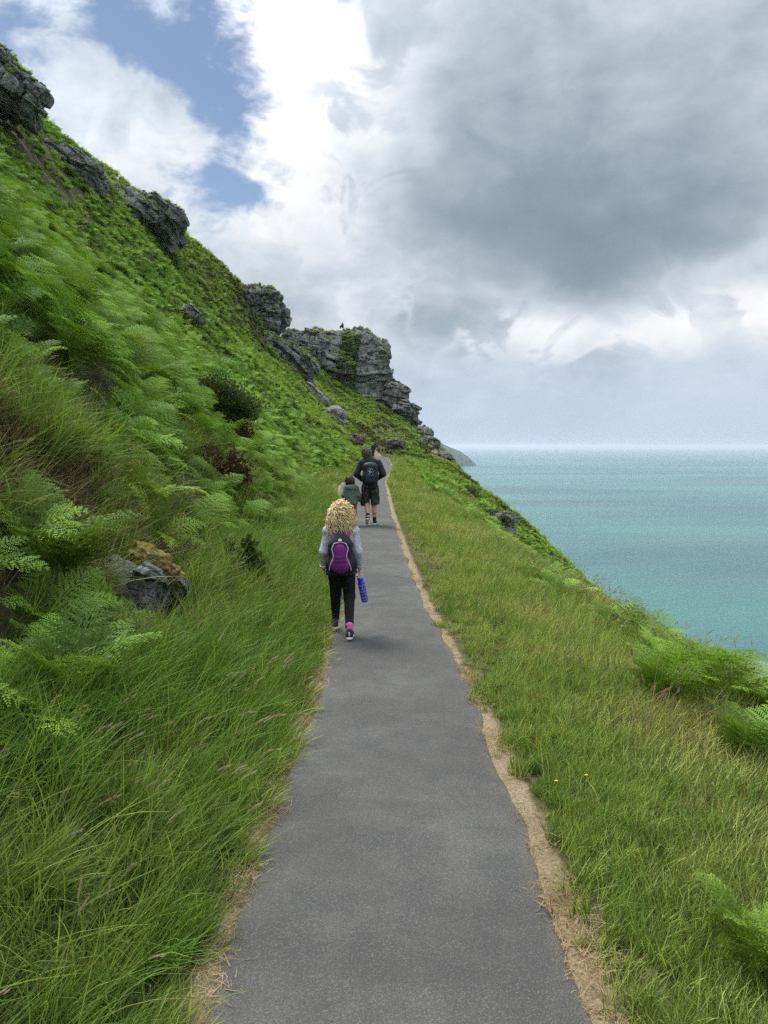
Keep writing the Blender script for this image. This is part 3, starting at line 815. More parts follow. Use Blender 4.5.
def cube_sphere(n):
    t = np.linspace(-1, 1, n)
    a, b = np.meshgrid(t, t, indexing='ij'); a = np.tan(a * pi / 4); b = np.tan(b * pi / 4); o = np.ones_like(a)
    v = []; q = []; base = 0
    I = np.arange(n * n).reshape(n, n)
    for f, (x, y, z) in enumerate(((a, b, o), (b, a, -o), (o, a, b), (-o, b, a), (b, o, a), (a, -o, b))):
        v.append(np.stack([x, y, z], -1).reshape(-1, 3))
        q.append(np.stack([I[:-1, :-1], I[1:, :-1], I[1:, 1:], I[:-1, 1:]], -1).reshape(-1, 4) + f * n * n)
    v = np.vstack(v); q = np.vstack(q); v /= np.linalg.norm(v, axis=1)[:, None]
    key, inv = np.unique(np.round(v, 5), axis=0, return_inverse=True)
    inv = inv.ravel()
    idx = np.zeros(len(key), int); idx[inv] = np.arange(len(v))
    return v[idx], inv[q]

def blocky(p, nrm, t, w, amp, dip, seed):
    zz = p[:, 2] + p[:, 0] * dip[0] + p[:, 1] * dip[1] + 1.3 * t * (fbm(p / (5 * t), 3, seed) - .5) * 2
    zz = zz + .42 * t * np.sin(zz / t * 1.55 + seed) + .25 * t * np.sin(zz / t * .63 + 2 * seed)
    k = np.floor(zz / t).astype(int)
    th = hash3(k, k * 0, k * 0, seed) * 6.28
    c, s = np.cos(th), np.sin(th)
    wx = p + (np.stack([fbm(p / w * .8, 2, seed + 3), fbm(p / w * .8 + 9, 2, seed + 4), p[:, 0] * 0], 1) - .5) * w * .45
    x2 = (wx[:, 0] * c + wx[:, 1] * s) / w; y2 = (-wx[:, 0] * s + wx[:, 1] * c) / w
    wk = .6 + 1.1 * hash3(k, k * 0 + 5, k * 0, seed + 21); x2 = x2 / wk; y2 = y2 / wk
    x2 = x2 + .3 * np.sin(x2 * 2.1 + k); y2 = y2 + .3 * np.sin(y2 * 1.7 + 2 * k)
    i = np.floor(x2).astype(int); j = np.floor(y2).astype(int)
    h = hash3(i, j, k, seed + 1) - .5; hk = hash3(k, k * 0 + 3, k * 0, seed + 2) - .5
    big = hash3(np.floor(x2 / 2.3).astype(int), np.floor(y2 / 2.3).astype(int), np.floor(zz / (3.2 * t)).astype(int), seed + 5) - .5
    fz = zz / t - k; slot = -np.exp(-(np.minimum(fz, 1 - fz) / .1) ** 2) * .16 * sstep(.35, .6, fbm(p / (3 * t), 2, seed + 6))
    fx = x2 - i; fy = y2 - j; ss = -np.exp(-(np.minimum(np.minimum(fx, 1 - fx), np.minimum(fy, 1 - fy)) / .07) ** 2) * .25
    # big joint-bounded masses that stand forward or fall back together
    W3 = w * 2.6; q3 = p + (np.stack([fbm(p / W3, 2, seed + 13), fbm(p / W3 + 5, 2, seed + 14), fbm(p / W3 + 8, 2, seed + 15)], 1) - .5) * W3 * .45
    c3 = np.floor(q3 / np.array([W3, W3, t * 5])).astype(int); mass = hash3(c3[:, 0], c3[:, 1], c3[:, 2], seed + 16) - .5
    hor = nrm * np.array([1, 1, .5])
    return p + hor * (amp * (h * .9 + hk * .35 + big * 1.2 + mass * 2.0 + slot + ss))[:, None]

def rock_mesh(name, size, seed, mat, n=44, t=.5, w=.9, amp=.35, dip=(.1, .05), sq=3.2, prof=None, taper=0.0, rough=.12):
    """A bedded, jointed block. prof: (z, x_left, x_right, y_half) rows, z from 0 up; otherwise a boxy ellipsoid of `size`."""
    d, q = cube_sphere(n)
    r = (np.abs(d) ** sq).sum(1) ** (-1 / sq)
    u = d * r[:, None]
    if prof is not None:
        P = np.array(prof, float); zt, zb = P[:, 0].max(), P[:, 0].min()
        zz = (u[:, 2] * .5 + .5) * (zt - zb) + zb
        o = np.argsort(P[:, 0]); P = P[o]
        xl = np.interp(zz, P[:, 0], P[:, 1]); xr = np.interp(zz, P[:, 0], P[:, 2]); yh = np.interp(zz, P[:, 0], P[:, 3])
        p = np.stack([(xl + xr) / 2 + u[:, 0] * (xr - xl) / 2, u[:, 1] * yh, zz], 1)
    else:
        p = u * np.array(size) / 2
        p[:, :2] *= (1 - taper * (u[:, 2:] * .5 + .5))
    nr = d / np.linalg.norm(d, axis=1)[:, None]
    s0 = np.ptp(p, axis=0).mean()
    p = p + nr * ((fbm(p / (s0 * .3), 4, seed + 7) - .5) * s0 * .16)[:, None]
    p = blocky(p, nr, t, w, amp, dip, seed)
    p = p + nr * ((fbm(p / (t * .6), 3, seed + 11) - .5) * t * rough * 1.3)[:, None]
    return make_mesh(name, p, q, [mat])

def rock(name, loc, size, seed, label, cat='rock', group=None, mat=None, rot=(0, 0, 0), **kw):
    me = rock_mesh(name, size, seed, mat or M_ROCK, **kw)
    o = link(name, me, None, label, cat, group, loc=loc); o.rotation_euler = rot
    return o

GRP = 'rock outcrops on the hillside skyline'
def W(px, row, y): return tuple(at(px, row, y))
sky_rocks = []
sky_rocks.append(rock('rock_outcrop', W(12, 94, 46), (3.8, 3.4, 2.2), 11, 'dark grey rock outcrop on the skyline in the top corner of the hillside', 'outcrop', GRP, t=.42, w=.8, amp=.6, rot=(0, radians(30), .2), n=64, sq=4.5))
sky_rocks.append(rock('rock_outcrop', W(4, 68, 46.5), (1.3, 1.8, 1.5), 12, 'small upright rock knob perched above the highest skyline outcrop', 'outcrop', GRP, t=.35, w=.7, amp=.3, n=36))
sky_rocks.append(rock('rock_outcrop', tuple(hit(70, 168)), (5.0, 3.0, 1.9), 13, 'low broken rock band half buried in greenery on the upper slope', 'outcrop', GRP, t=.4, w=1.0, amp=.4, rot=(0, radians(26), .3), n=46))
sky_rocks.append(rock('rock_outcrop', tuple(hit(122, 196) + np.array([-.4, .3, -.6])), (5.6, 4.0, 3.0), 14, 'long layered grey crag with grass on its top below the skyline', 'outcrop', GRP, t=.5, w=1.1, amp=.55, rot=(0, radians(30), .3), n=56))
sky_rocks.append(rock('rock_outcrop', W(160, 221, 70), (3.9, 5.0, 2.9), 15, 'steep nose of the long crag jutting out on the skyline', 'outcrop', GRP, t=.5, w=1.0, amp=.55, rot=(0, radians(34), .2), n=64, sq=4.5))
sky_rocks.append(rock('rock_outcrop', W(263, 310, 98), (4.6, 6.0, 6.0), 16, 'blocky stacked rock outcrop on the skyline left of the rock tower', 'outcrop', GRP, t=.6, w=1.2, amp=.85, rot=(0, radians(-4), .1), n=70, sq=5))
sky_rocks.append(rock('rock_outcrop', W(281, 366, 95), (7.4, 6.5, 5.6), 17, 'sloping grey rock face below the stacked outcrop and beside the rock tower', 'outcrop', GRP, t=.6, w=1.1, amp=.7, rot=(0, radians(35), .2), n=60))
sky_rocks.append(rock('rock_outcrop', W(302, 348, 118), (6.0, 6.0, 4.6), 18, 'rubbly shoulder of rock joining the hillside to the rock tower', 'outcrop', GRP, t=.6, w=1.2, amp=.7, rot=(0, radians(8), .1), n=56))
sky_rocks.append(rock('rock_outcrop', W(256, 348, 100), (3.6, 4.0, 1.8), 29, 'thin rock ledge in the grass under the stacked skyline outcrop', 'outcrop', GRP, t=.45, w=1.0, amp=.5, rot=(0, radians(20), .1), n=40))
sky_rocks.append(rock('rock_outcrop', W(195, 314, 50), (1.3, 1.0, .7), 30, 'small grey rock lying in the bracken of the open middle slope', 'outcrop', GRP, t=.2, w=.5, amp=.2, rot=(0, radians(30), .1), n=30))

# the rock tower
YB = 130.0
def bz(row): return at(384, row, YB)[2]
def bx_(px): return (px - 384) / F * YB * 1.0
rows = [(325, 318, 368, 3.0), (330, 310, 378, 4.2), (340, 305, 384, 5.0), (352, 303, 387, 5.5), (365, 300, 389, 6), (380, 298, 391, 6.5), (395, 300, 396, 7), (412, 302, 404, 7.5), (440, 300, 416, 8)]
zb = bz(440)
prof = [(bz(r) - zb, bx_(l) * 1.0, bx_(rr), yh) for r, l, rr, yh in rows]
tower = rock('rock_tower', (0, YB + 3.5, zb), None, 21, 'great layered grey rock tower at the end of the headland', 'crag', prof=prof, t=.95, w=1.9, amp=.95, dip=(.06, .03), n=110, sq=5.0, rough=.16)
GR2 = 'rocks down the seaward edge of the headland'
edge_rocks = []
for i, (px, row, y, sx, sz, lab) in enumerate((
    (397, 398, 127, 3.6, 4.4, 'dark buttress of rock at the seaward foot of the rock tower'),
    (408, 415, 125, 3.4, 3.8, 'broken rock step directly below the dark buttress on the headland edge'),
    (418, 437, 120, 3.4, 3.4, 'shadowy rock ledge halfway down the headland edge'),
    (431, 448, 112, 2.6, 2.8, 'squarish rock block near the lower end of the headland edge'),
    (440, 459, 106, 1.6, 2.4, 'lowest pointed rock on the headland edge against the sea'))):
    edge_rocks.append(rock('cliff_rock', W(px, row, y), (sx, 4.0, sz), 40 + i, lab, 'rock', GR2, t=.5, w=1.0, amp=.6, rot=(0, radians(12), .2 * i), n=48))
rock('cliff_rock', W(392, 446, 96), (2.4, 2.4, 1.9), 47, 'pinkish grey rock face beside the bend at the end of the path', 'rock', GR2, t=.3, w=.7, amp=.35, n=44, mat=M_ROCKB)
rock('boulder', W(337, 415, 84), (2.1, 1.8, 1.8), 51, 'rounded grey boulder on the grass slope above the far end of the path', 'boulder', t=.5, w=1.2, amp=.22, sq=2.6, n=40, mat=M_ROCKP, rot=(.2, .5, .3))
rock('boulder', W(317, 395, 88), (3.4, 1.2, .8), 52, 'long pale slab of rock lying on the slope under the rock tower', 'boulder', t=.3, w=1.0, amp=.25, n=36, mat=M_ROCKP, rot=(0, radians(42), .2))
rock('boulder', W(358, 440, 78), (1.3, 1.2, 1.1), 53, 'brown rock beside the far walker at the end of the path', 'boulder', t=.25, w=.5, amp=.22, n=40, mat=M_ROCKB, rot=(0, .3, .3))
h = hit(301, 462)
rock('boulder', tuple(h + [0, .1, 0]), (.45, .5, 1.0), 54, 'narrow black and white rock showing through the bank before the path bends', 'boulder', t=.14, w=.25, amp=.13, n=36, mat=M_ROCKN, rot=(0, radians(-24), 0))
# rock sticking out of the near bank
rn = ROCK_NEAR
rk = rock('bank_rock', (rn[0] - .01, rn[1] + .02, rn[2] + .06), (.5, .52, .37), 61, 'angular slate rock with a mossy top jutting from the near bank', 'rock', t=.11, w=.3, amp=.075, dip=(.35, .3), n=60, mat=M_ROCKN, rot=(radians(-24), radians(20), radians(-14)), sq=4.5, rough=.1)
mm, nt_, out_ = new_mat('yellow moss')
ps = geo(nt_).outputs['Position']
nn = noise(nt_, ps, 40, 4); n2_ = noise(nt_, ps, 9, 3)
cc = mixc(nt_, n2_.step(.4, .6), (.16, .115, .035), (.24, .19, .06)); cc = mixc(nt_, nn.step(.4, .7) * .6, cc, (.1, .075, .03))
principled(nt_, out_, cc, .95, bump(nt_, nn, 1.0, .02), .1)
dd_, qq_ = cube_sphere(36)
pp_ = dd_ * np.array([.25, .2, .11]); pp_ += dd_ * ((fbm(pp_ / .05, 4, 5) - .5) * .13)[:, None]
mo = link('moss_cushion', make_mesh('moss_cushion', pp_, qq_, [mm], True), None, loc=(rn[0] + .1, rn[1] + .1, rn[2] + .22))
mo.parent = rk; mo.matrix_parent_inverse = rk.matrix_basis.inverted(); mo.rotation_euler = (radians(-20), radians(38), 0)

# heath and ivy growing on the ledges of the rocks
def dress(o, dens, up_min, idx0, idx1, s0, s1, seed, nmin=.5):
    me = o.data; n = len(me.polygons)
    c = np.zeros(n * 3, np.float32); me.polygons.foreach_get('center', c); c = c.reshape(-1, 3)
    nn = np.zeros(n * 3, np.float32); me.polygons.foreach_get('normal', nn); nn = nn.reshape(-1, 3)
    ar = np.zeros(n, np.float32); me.polygons.foreach_get('area', ar)
    from mathutils import Euler
    R = np.array(Euler(o.rotation_euler).to_matrix()); c = c @ R.T + np.array(o.location); nn = nn @ R.T
    nz = fbm(c / 2.2, 3, seed)
    pr = ar * dens * sstep(up_min, up_min + .35, nn[:, 2] + (nz - .5) * 1.3)
    k = RNG.random(n) < pr
    if k.sum():
        B.raw(c[k] - nn[k] * .12, nn[k] * .5 + np.array([0, 0, .8]), RNG.uniform(0, 6.28, k.sum()), RNG.uniform(s0, s1, k.sum()), RNG.integers(idx0, idx1, k.sum()))
for i, o in enumerate(sky_rocks): dress(o, 6.5, .36, 11, 17, .3, .6, 70 + i)
dress(tower, 3.2, .5, 13, 17, .4, .8, 90)
for i, o in enumerate(edge_rocks): dress(o, 2.0, .62, 13, 17, .3, .6, 95 + i)
# the green gully down the face of the tower
me = tower.data; n = len(me.polygons)
c = np.zeros(n * 3, np.float32); me.polygons.foreach_get('center', c); c = c.reshape(-1, 3) + np.array(tower.location)
nn = np.zeros(n * 3, np.float32); me.polygons.foreach_get('normal', nn); nn = nn.reshape(-1, 3)
gx = np.interp(c[:, 2], [bz(400), bz(370), bz(340)], [bx_(348), bx_(347), bx_(352)])
k = (np.abs(c[:, 0] - gx) < 1.6) & (nn[:, 1] < .3) & (RNG.random(n) < .35) & (c[:, 2] > bz(400)) & (c[:, 2] < bz(336))
B.raw(c[k], nn[k] * .5 + np.array([0, 0, .8]), RNG.uniform(0, 6.28, k.sum()), RNG.uniform(.35, .7, k.sum()), RNG.integers(11, 16, k.sum()))
B.out('bracken', C_BR, 'dense green bracken covering the hillside and the seaward bank', 'bracken')

# ------------------------------------------------------------------ bushes and single plants
def bush(loc, r, seed, label, leaf, twig, ntw=70, group=None, name='gorse_bush'):
    rng = np.random.default_rng(seed)
    o = empty(name, loc, label, 'bush', group)
    tm = MB(); cm = MB(); dm = MB()
    for i in range(ntw):
        a = rng.uniform(0, 2 * pi); e = math.asin(rng.uniform(-.25, 1)); R = rng.uniform(.55, 1.0)
        tip = np.array([cos(a) * cos(e) * r[0], sin(a) * cos(e) * r[1], sin(e) * r[2]]) * R
        mid = tip * .5 + rng.normal(0, .06, 3) * min(r)
        tm.tube([np.array([0, 0, -.1]), mid, tip], [.018 * r[2] + .004, .01 * r[2] + .003, .003], 4, False)
        for j in range(120):
            s = rng.uniform(.62, 1.12) if rng.random() < .85 else rng.uniform(.4, .7)
            b = tip * s + rng.normal(0, .085, 3) * np.array(r)
            d = b / (np.linalg.norm(b) + 1e-6) + rng.normal(0, .6, 3); d /= np.linalg.norm(d)
            sd = np.cross(d, rng.normal(0, 1, 3)); sd /= np.linalg.norm(sd) + 1e-9
            L = rng.uniform(.05, .1) * (.5 + .4 * r[2]); wd = L * .26
            cm.tone = rng.uniform(.5, 1.5); (cm if b[2] > -.05 else dm).add([b, b + d * L * .5 - sd * wd, b + d * L, b + d * L * .5 + sd * wd], [[0, 1, 2, 3]])
    link('stem', tm.mesh('stem', [twig]), o); link('foliage', cm.mesh('foliage', [leaf]), o)
    return o
def on_ground(px, row, dz=0.0):
    p = hit(px, row); return (p[0], p[1], float(H(p[0], p[1])) + dz)
def gp(h_, dz): return (h_[0], h_[1], float(H(h_[0], h_[1])) + dz)
bush(gp(GORSE, .32), (1.05, .85, .9), 1, 'dark green rounded gorse bush on the bank, standing clear of the bracken', M_BUSH, M_DEAD, 170)
bush(gp(GORSE2, -.1), (.42, .4, .8), 2, 'bare brown dead gorse bush beneath the rounded green one', M_DEAD, M_DEAD, 70)
bush(gp(LBUSH, .12), (.27, .25, .46), 3, 'dark leafy bush at the foot of the bank beside the long grass', M_BUSH, M_DEAD, 60, name='leafy_bush')
bush(gp(DEADB, .1), (.5, .42, .55), 4, 'patch of dead brown brush in the bracken under the gorse', M_DEAD, M_DEAD, 60, name='dead_brush')
zq = W(497, 516, 44); bush((zq[0], zq[1], zq[2] - .8), (1.0, 1.0, 1.2), 5, 'dark bush capping the rock on the seaward edge', M_BUSH, M_DEAD, 70, name='leafy_bush')
rock('boulder', (zq[0] + .25, zq[1] + .3, zq[2] - .7), (1.6, 1.6, 1.7), 55, 'rock poking out under the dark bush on the seaward edge', 'boulder', t=.35, w=.7, amp=.25, n=36)
zq = W(471, 490, 52); bush((zq[0], zq[1], zq[2] - .5), (.8, .8, .8), 6, 'low dark shrub on the seaward edge beyond the bush on the rock', M_BUSH, M_DEAD, 50, name='leafy_bush')

def fern_thing(px, row, sc, seed, label, mat, nf=7, yaw=0.0):
    p = on_ground(px, row); rng = np.random.default_rng(seed)
    o = empty('bracken_plant', p, label, 'fern', 'single bracken plants standing out of the green', yaw)
    for i in range(nf):
        mb = MB(); mb.tone = rng.uniform(.65, 1.35)
        frond(mb, rng, rng.uniform(.85, 1.15) * sc, 2 * pi * i / nf + rng.uniform(-.4, .4), rng.uniform(.08, .35), rng.uniform(1.2, 1.75), 0, rng.uniform(.2, .32))
        link('frond', mb.mesh('frond', [mat]), o)
    n = normal_at(np.array([p[0]]), np.array([p[1]]))[0]
    o.rotation_euler = (0, radians(14), yaw)
    return o
fern_thing(40, 598, .95, 1, 'large dark bracken plant with long drooping fronds left of the bank rock', M_FERN_D)
fern_thing(655, 716, .7, 2, 'bright bracken plant with broad fronds at the inner corner of the seaward clump', M_FERN)
fern_thing(735, 778, .62, 3, 'pale bracken plant leaning out of the seaward clump over the tall grass', M_FERN)
fern_thing(60, 722, .75, 4, 'low spreading bracken plant among long grass below the bank rock', M_FERN_D)
fern_thing(742, 985, .42, 5, 'small bracken plant in the grass at the bottom corner of the seaward verge', M_FERN)

M_YEL = flat_mat('yellow petal', (.75, .5, .02), .6, .15)
def flower(px, row, seed, label, hgt=.16, dz=0.0, r=.008):
    rng = np.random.default_rng(seed); p = on_ground(px, row)
    o = empty('yellow_flower', p, label, 'flower', 'small yellow flowers in the grass')
    mb = MB(); mb.tube([(0, 0, 0), (.01, 0, hgt * .6), (.015, -.01, hgt)], [.002, .0016, .0014], 4); link('stem', mb.mesh('stem', [M_GRASS]), o)
    mb = MB(); c = np.array([.015, -.01, hgt])
    for i in range(9):
        a = 2 * pi * i / 9; d = np.array([cos(a), sin(a) * .9 - .25, .35]); sd = np.array([-sin(a), cos(a), 0]) * r * .4
        mb.add([c, c + d * r * .6 - sd, c + d * r * 1.1, c + d * r * .6 + sd], [[0, 1, 2, 3]])
    mb.tube([c - [0, 0, .002], c + [0, -.004, .007]], [r * .45, r * .25], 6)
    link('flower_head', mb.mesh('flower_head', [M_YEL]), o)
flower(552, 800, 1, 'yellow flower low in the verge grass nearer the path edge', .1)
flower(582, 798, 2, 'yellow flower in the verge grass, the one further from the path', .12)
flower(296, 497, 3, 'single yellow flower on the hill side bank before the walkers', .3, r=.05)
# ------------------------------------------------------------------ people (distance-field bodies, one continuous surface each)
def _seg(P, a, b, ra, rb, sq=(1, 1, 1)):
    a = np.array(a, float); b = np.array(b, float); s = np.array(sq, float)
    p = (P - a) / s; d = (b - a) / s
    t = np.clip((p @ d) / (d @ d + 1e-9), 0, 1)
    return np.linalg.norm(p - t[..., None] * d, axis=-1) - (ra + (rb - ra) * t)
def _ell(P, c, r):
    r = np.array(r, float); q = (P - np.array(c)) / r
    k = np.linalg.norm(q, axis=-1); k2 = np.linalg.norm(q / r, axis=-1) + 1e-9
    return k * (k - 1) / k2
def _box(P, c, h, rd):
    q = np.abs(P - np.array(c)) - np.array(h) + rd
    return np.linalg.norm(np.maximum(q, 0), axis=-1) + np.minimum(q.max(-1), 0) - rd

def sdf_mesh(name, prims, res, k=.02, mats=(), cut=None, wrinkle=0.0, wsc=.05, seed=0, smooth=True):
    """prims: ('s', a, b, ra, rb[, squash]) tapered limbs, ('e', centre, radii), ('b', centre, half, round); a leading '-' subtracts; a trailing dict may set k."""
    lo, hi = [], []
    for p in prims:
        if p[0] == 's': pts = np.array([p[1], p[2]]); r = max(p[3], p[4]) * max(p[5] if len(p) > 5 and not isinstance(p[5], dict) else (1,)); lo.append(pts.min(0) - r); hi.append(pts.max(0) + r)
        elif p[0] in 'eb': lo.append(np.array(p[1]) - np.array(p[2])); hi.append(np.array(p[1]) + np.array(p[2]))
    lo = np.min(lo, 0) - 5 * res - wrinkle; hi = np.max(hi, 0) + 5 * res + wrinkle
    n = np.ceil((hi - lo) / res).astype(int) + 1
    G_ = np.stack(np.meshgrid(*[lo[i] + np.arange(n[i]) * res for i in range(3)], indexing='ij'), -1).astype(np.float32)
    D_ = None
    for p in prims:
        kk = p[-1].get('k', k) if isinstance(p[-1], dict) else k
        q = [a for a in p if not isinstance(a, dict)]
        ty = q[0]
        d = _seg(G_, *q[1:]) if ty == 's' else _ell(G_, *q[1:]) if ty == 'e' else _box(G_, *q[1:]) if ty == 'b' else -_ell(G_, *q[1:])
        if ty == '-': D_ = np.maximum(D_, d); continue
        if D_ is None: D_ = d; continue
        h = np.clip(.5 + .5 * (d - D_) / kk, 0, 1)
        D_ = D_ * h + d * (1 - h) - kk * h * (1 - h)
    if wrinkle:
        fl = G_.reshape(-1, 3); near = np.abs(D_.ravel()) < 4 * res + wrinkle
        w = np.zeros(len(fl)); w[near] = (fbm(fl[near] / wsc * np.array([1, 1, .7]), 3, seed) - .5) * 2 * wrinkle
        D_ = D_ + w.reshape(D_.shape)
    if cut is not None:
        for (pt, nrm) in cut:
            D_ = np.maximum(D_, (G_ - np.array(pt, np.float32)) @ np.array(nrm, np.float32))
    g = vdb.FloatGrid(background=float(10 * res)); g.copyFromArray(np.ascontiguousarray(D_ / res, np.float32))
    pts, quads = g.convertToQuads(isovalue=0.0)
    return make_mesh(name, pts * res + lo, quads[:, ::-1].astype(np.int32), mats, smooth)

M_SKIN = flat_mat('skin', (.50, .29, .20), .55, .06, 30)
M_SKIN2 = flat_mat('tanned skin', (.44, .25, .165), .55, .06, 30)
M_BLACK = flat_mat('black cloth', (.012, .012, .014), .85, .3, 80, .2, .3)
M_CHAR = flat_mat('charcoal cloth', (.024, .027, .032), .85, .3, 60, .2, .4)
M_WHITE = flat_mat('white rubber', (.72, .72, .70), .6, .08, 60)
M_NAVY = flat_mat('navy mesh fabric', (.018, .02, .045), .8, .3, 120)
M_PURP = flat_mat('purple fabric', (.17, .018, .155), .6, .2, 45, .3, .5)
M_PINK = flat_mat('pink sock', (.62, .12, .32), .85, .15, 90)
M_LILAC = flat_mat('lilac piping', (.6, .42, .62), .6, .1, 60)
M_BLUE = flat_mat('blue plastic', (.02, .035, .46), .3, .1, 40, .5)
M_GREYP = flat_mat('pale grey marks', (.55, .57, .62), .7, .1, 60)
M_GREEN = flat_mat('grey green coat', (.125, .15, .125), .85, .3, 50, .2, .5)
M_RED = flat_mat('rust red trousers', (.36, .075, .045), .85, .15, 50)
M_HAIRM = flat_mat('greying brown hair', (.105, .075, .052), .7, .5, 120, .3, .8)
M_HAIRB = flat_mat('dark brown hair', (.06, .037, .025), .6, .4, 120, .3, .8)
M_EYE = flat_mat('dark eye', (.02, .015, .012), .3, .1)
M_LIP = flat_mat('lip', (.42, .17, .14), .5, .1)
def pattern_mat(name, cols, scale, det=3, rough=.85, lo=.4, hi=.6, stretch=(1, 1, 1)):
    m, nt, out = new_mat(name)
    tc = nt.nodes.new('ShaderNodeTexCoord').outputs['Object']
    a = noise(nt, vmul(nt, tc, stretch), scale, det, .65); b = noise(nt, vmul(nt, tc, stretch), scale * .55, det)
    c = mixc(nt, a.step(lo, hi), cols[0], cols[1])
    if len(cols) > 2: c = mixc(nt, b.step(.52, .58), c, cols[2])
    principled(nt, out, c, rough, bump(nt, a, .3, .004), .2)
    return m
M_MARL = pattern_mat('grey marl jersey', ((.28, .30, .325), (.56, .585, .62)), 95, 4)
M_CAMO = pattern_mat('dark camouflage', ((.014, .016, .015), (.075, .08, .075), (.03, .034, .031)), 16, 2, lo=.5, hi=.54)
M_HAIRG = pattern_mat('blonde curls', ((.60, .41, .18), (.90, .73, .44)), 22, 4, .55, .25, .75)

M_HAIRS = pattern_mat('darker blonde roots', ((.36, .21, .085), (.62, .42, .19)), 40, 4, .6)  # darker root colour for the hair beneath the curls
def finger_set(base, dirv, palm_n, side, s=1.0, curl=.5):
    """Four fingers and a thumb, as tapered chains. side: unit vector from the little finger to the index finger."""
    out = []
    base = np.array(base, float); d = np.array(dirv, float); d /= np.linalg.norm(d); pn = np.array(palm_n, float); sd = np.array(side, float)
    for i, (o, L) in enumerate(((.026, .060), (.009, .068), (-.009, .063), (-.026, .050))):
        p = base + sd * o * s; dd = d.copy(); r = .0078 * s
        for j, f in enumerate((.45, .32, .23)):
            dd = dd * cos(curl * (.6 + .5 * j)) + pn * sin(curl * (.6 + .5 * j)); dd /= np.linalg.norm(dd)
            q = p + dd * L * s * f; out.append(('s', tuple(p), tuple(q), r, r * .88, dict(k=.004 * s))); p = q; r *= .88
    p = base - d * .045 * s + sd * .03 * s; q = p + (sd * .6 + d * .6 + pn * .35) * .034 * s; e = q + (d * .8 + pn * .5 + sd * .1) * .028 * s
    out += [('s', tuple(p), tuple(q), .0105 * s, .009 * s, dict(k=.006 * s)), ('s', tuple(q), tuple(e), .009 * s, .0075 * s, dict(k=.004 * s))]
    return out

def arm(sh, el, wr, r, hand_dir, palm_n, side, s, curl=.5):
    sh, el, wr = map(np.array, (sh, el, wr)); hd = np.array(hand_dir, float); hd /= np.linalg.norm(hd)
    kn = wr + hd * .07 * s
    P_ = [('s', tuple(sh), tuple(el), r, r * .8), ('s', tuple(el), tuple(wr), r * .78, r * .52)]
    sd = np.array(side, float)
    for o in (-.02, 0, .02):
        P_.append(('s', tuple(wr + hd * .01 * s + sd * o * .5 * s), tuple(kn + sd * o * s), .013 * s, .0115 * s, dict(k=.012 * s)))
    return P_ + finger_set(kn, hd, palm_n, side, s, curl)

def head_prims(c, s, yaw=0.0, tilt_=0.0):
    """c: centre of the skull; face towards +y turned by yaw."""
    c = np.array(c, float)
    fy = np.array([-sin(yaw), cos(yaw), 0]); fx = np.array([cos(yaw), sin(yaw), 0]); up = np.array([0, 0, 1.0])
    L = lambda x, y, z: tuple(c + (fx * x + fy * y + up * z) * s)
    return [('e', L(0, -.005, .02), (.078 * s, .092 * s, .095 * s)), ('e', L(0, .02, -.05), (.062 * s, .068 * s, .07 * s)), ('e', L(0, .045, -.085), (.035 * s, .032 * s, .025 * s)),
            ('s', L(0, .085, .0), L(0, .104, -.035), .010 * s, .015 * s, dict(k=.01 * s)),
            ('s', L(-.03, .084, -.068), L(.03, .084, -.068), .010 * s, .010 * s, dict(k=.012 * s)),
            ('e', L(-.08, -.005, -.01), (.012 * s, .022 * s, .032 * s), dict(k=.008 * s)), ('e', L(.08, -.005, -.01), (.012 * s, .022 * s, .032 * s), dict(k=.008 * s))], L

def face_parts(o, L, s):
    for sx in (-.032, .032):
        mb = MB(); d, q = cube_sphere(6); mb.add(d * np.array([.013, .008, .009]) * s + np.array(L(sx, .081, .0)), q); link('eye', mb.mesh('eye', [M_EYE], True), o)
    mb = MB(); d, q = cube_sphere(6); mb.add(d * np.array([.022, .006, .006]) * s + np.array(L(0, .095, -.068)), q); link('mouth', mb.mesh('mouth', [M_LIP], True), o)

def shoe(o, heel, toe, s, upper, lift=0.0, accent=None):
    """heel/toe are ground-contact points of the sole; local to the person."""
    h = np.array(heel, float); t = np.array(toe, float); up = np.array([0, 0, 1.0])
    d = (t - h) / np.linalg.norm(t - h); n = np.cross(np.cross(d, up), d); n /= np.linalg.norm(n)
    m = h + (t - h) * .62
    sole = [('s', tuple(h + n * .016 * s), tuple(m + n * .014 * s), .030 * s, .037 * s, (1, 1, .62)), ('s', tuple(m + n * .014 * s), tuple(t - d * .03 * s + n * .014 * s), .037 * s, .030 * s, (1, 1, .55))]
    up_ = [('s', tuple(h + n * .045 * s + d * .01 * s), tuple(m + n * .038 * s), .031 * s, .034 * s), ('s', tuple(m + n * .036 * s), tuple(t - d * .035 * s + n * .03 * s), .034 * s, .026 * s),
           ('s', tuple(h + n * .05 * s + d * .025 * s), tuple(h + n * .085 * s + d * .03 * s), .034 * s, .031 * s)]
    so_ = link('shoe', sdf_mesh('shoe', up_, .005 * s, .02, [upper]), o)
    link('sole', sdf_mesh('sole', sole, .005 * s, .01, [M_WHITE]), so_)
    if accent is not None:
        mb = MB(); c = h + n * .062 * s - d * .024 * s
        mb.tube([c - n * .016, c, c + n * .02], [.006, .009, .006], 6); link('heel_tab', mb.mesh('heel_tab', [accent]), so_)
    return so_

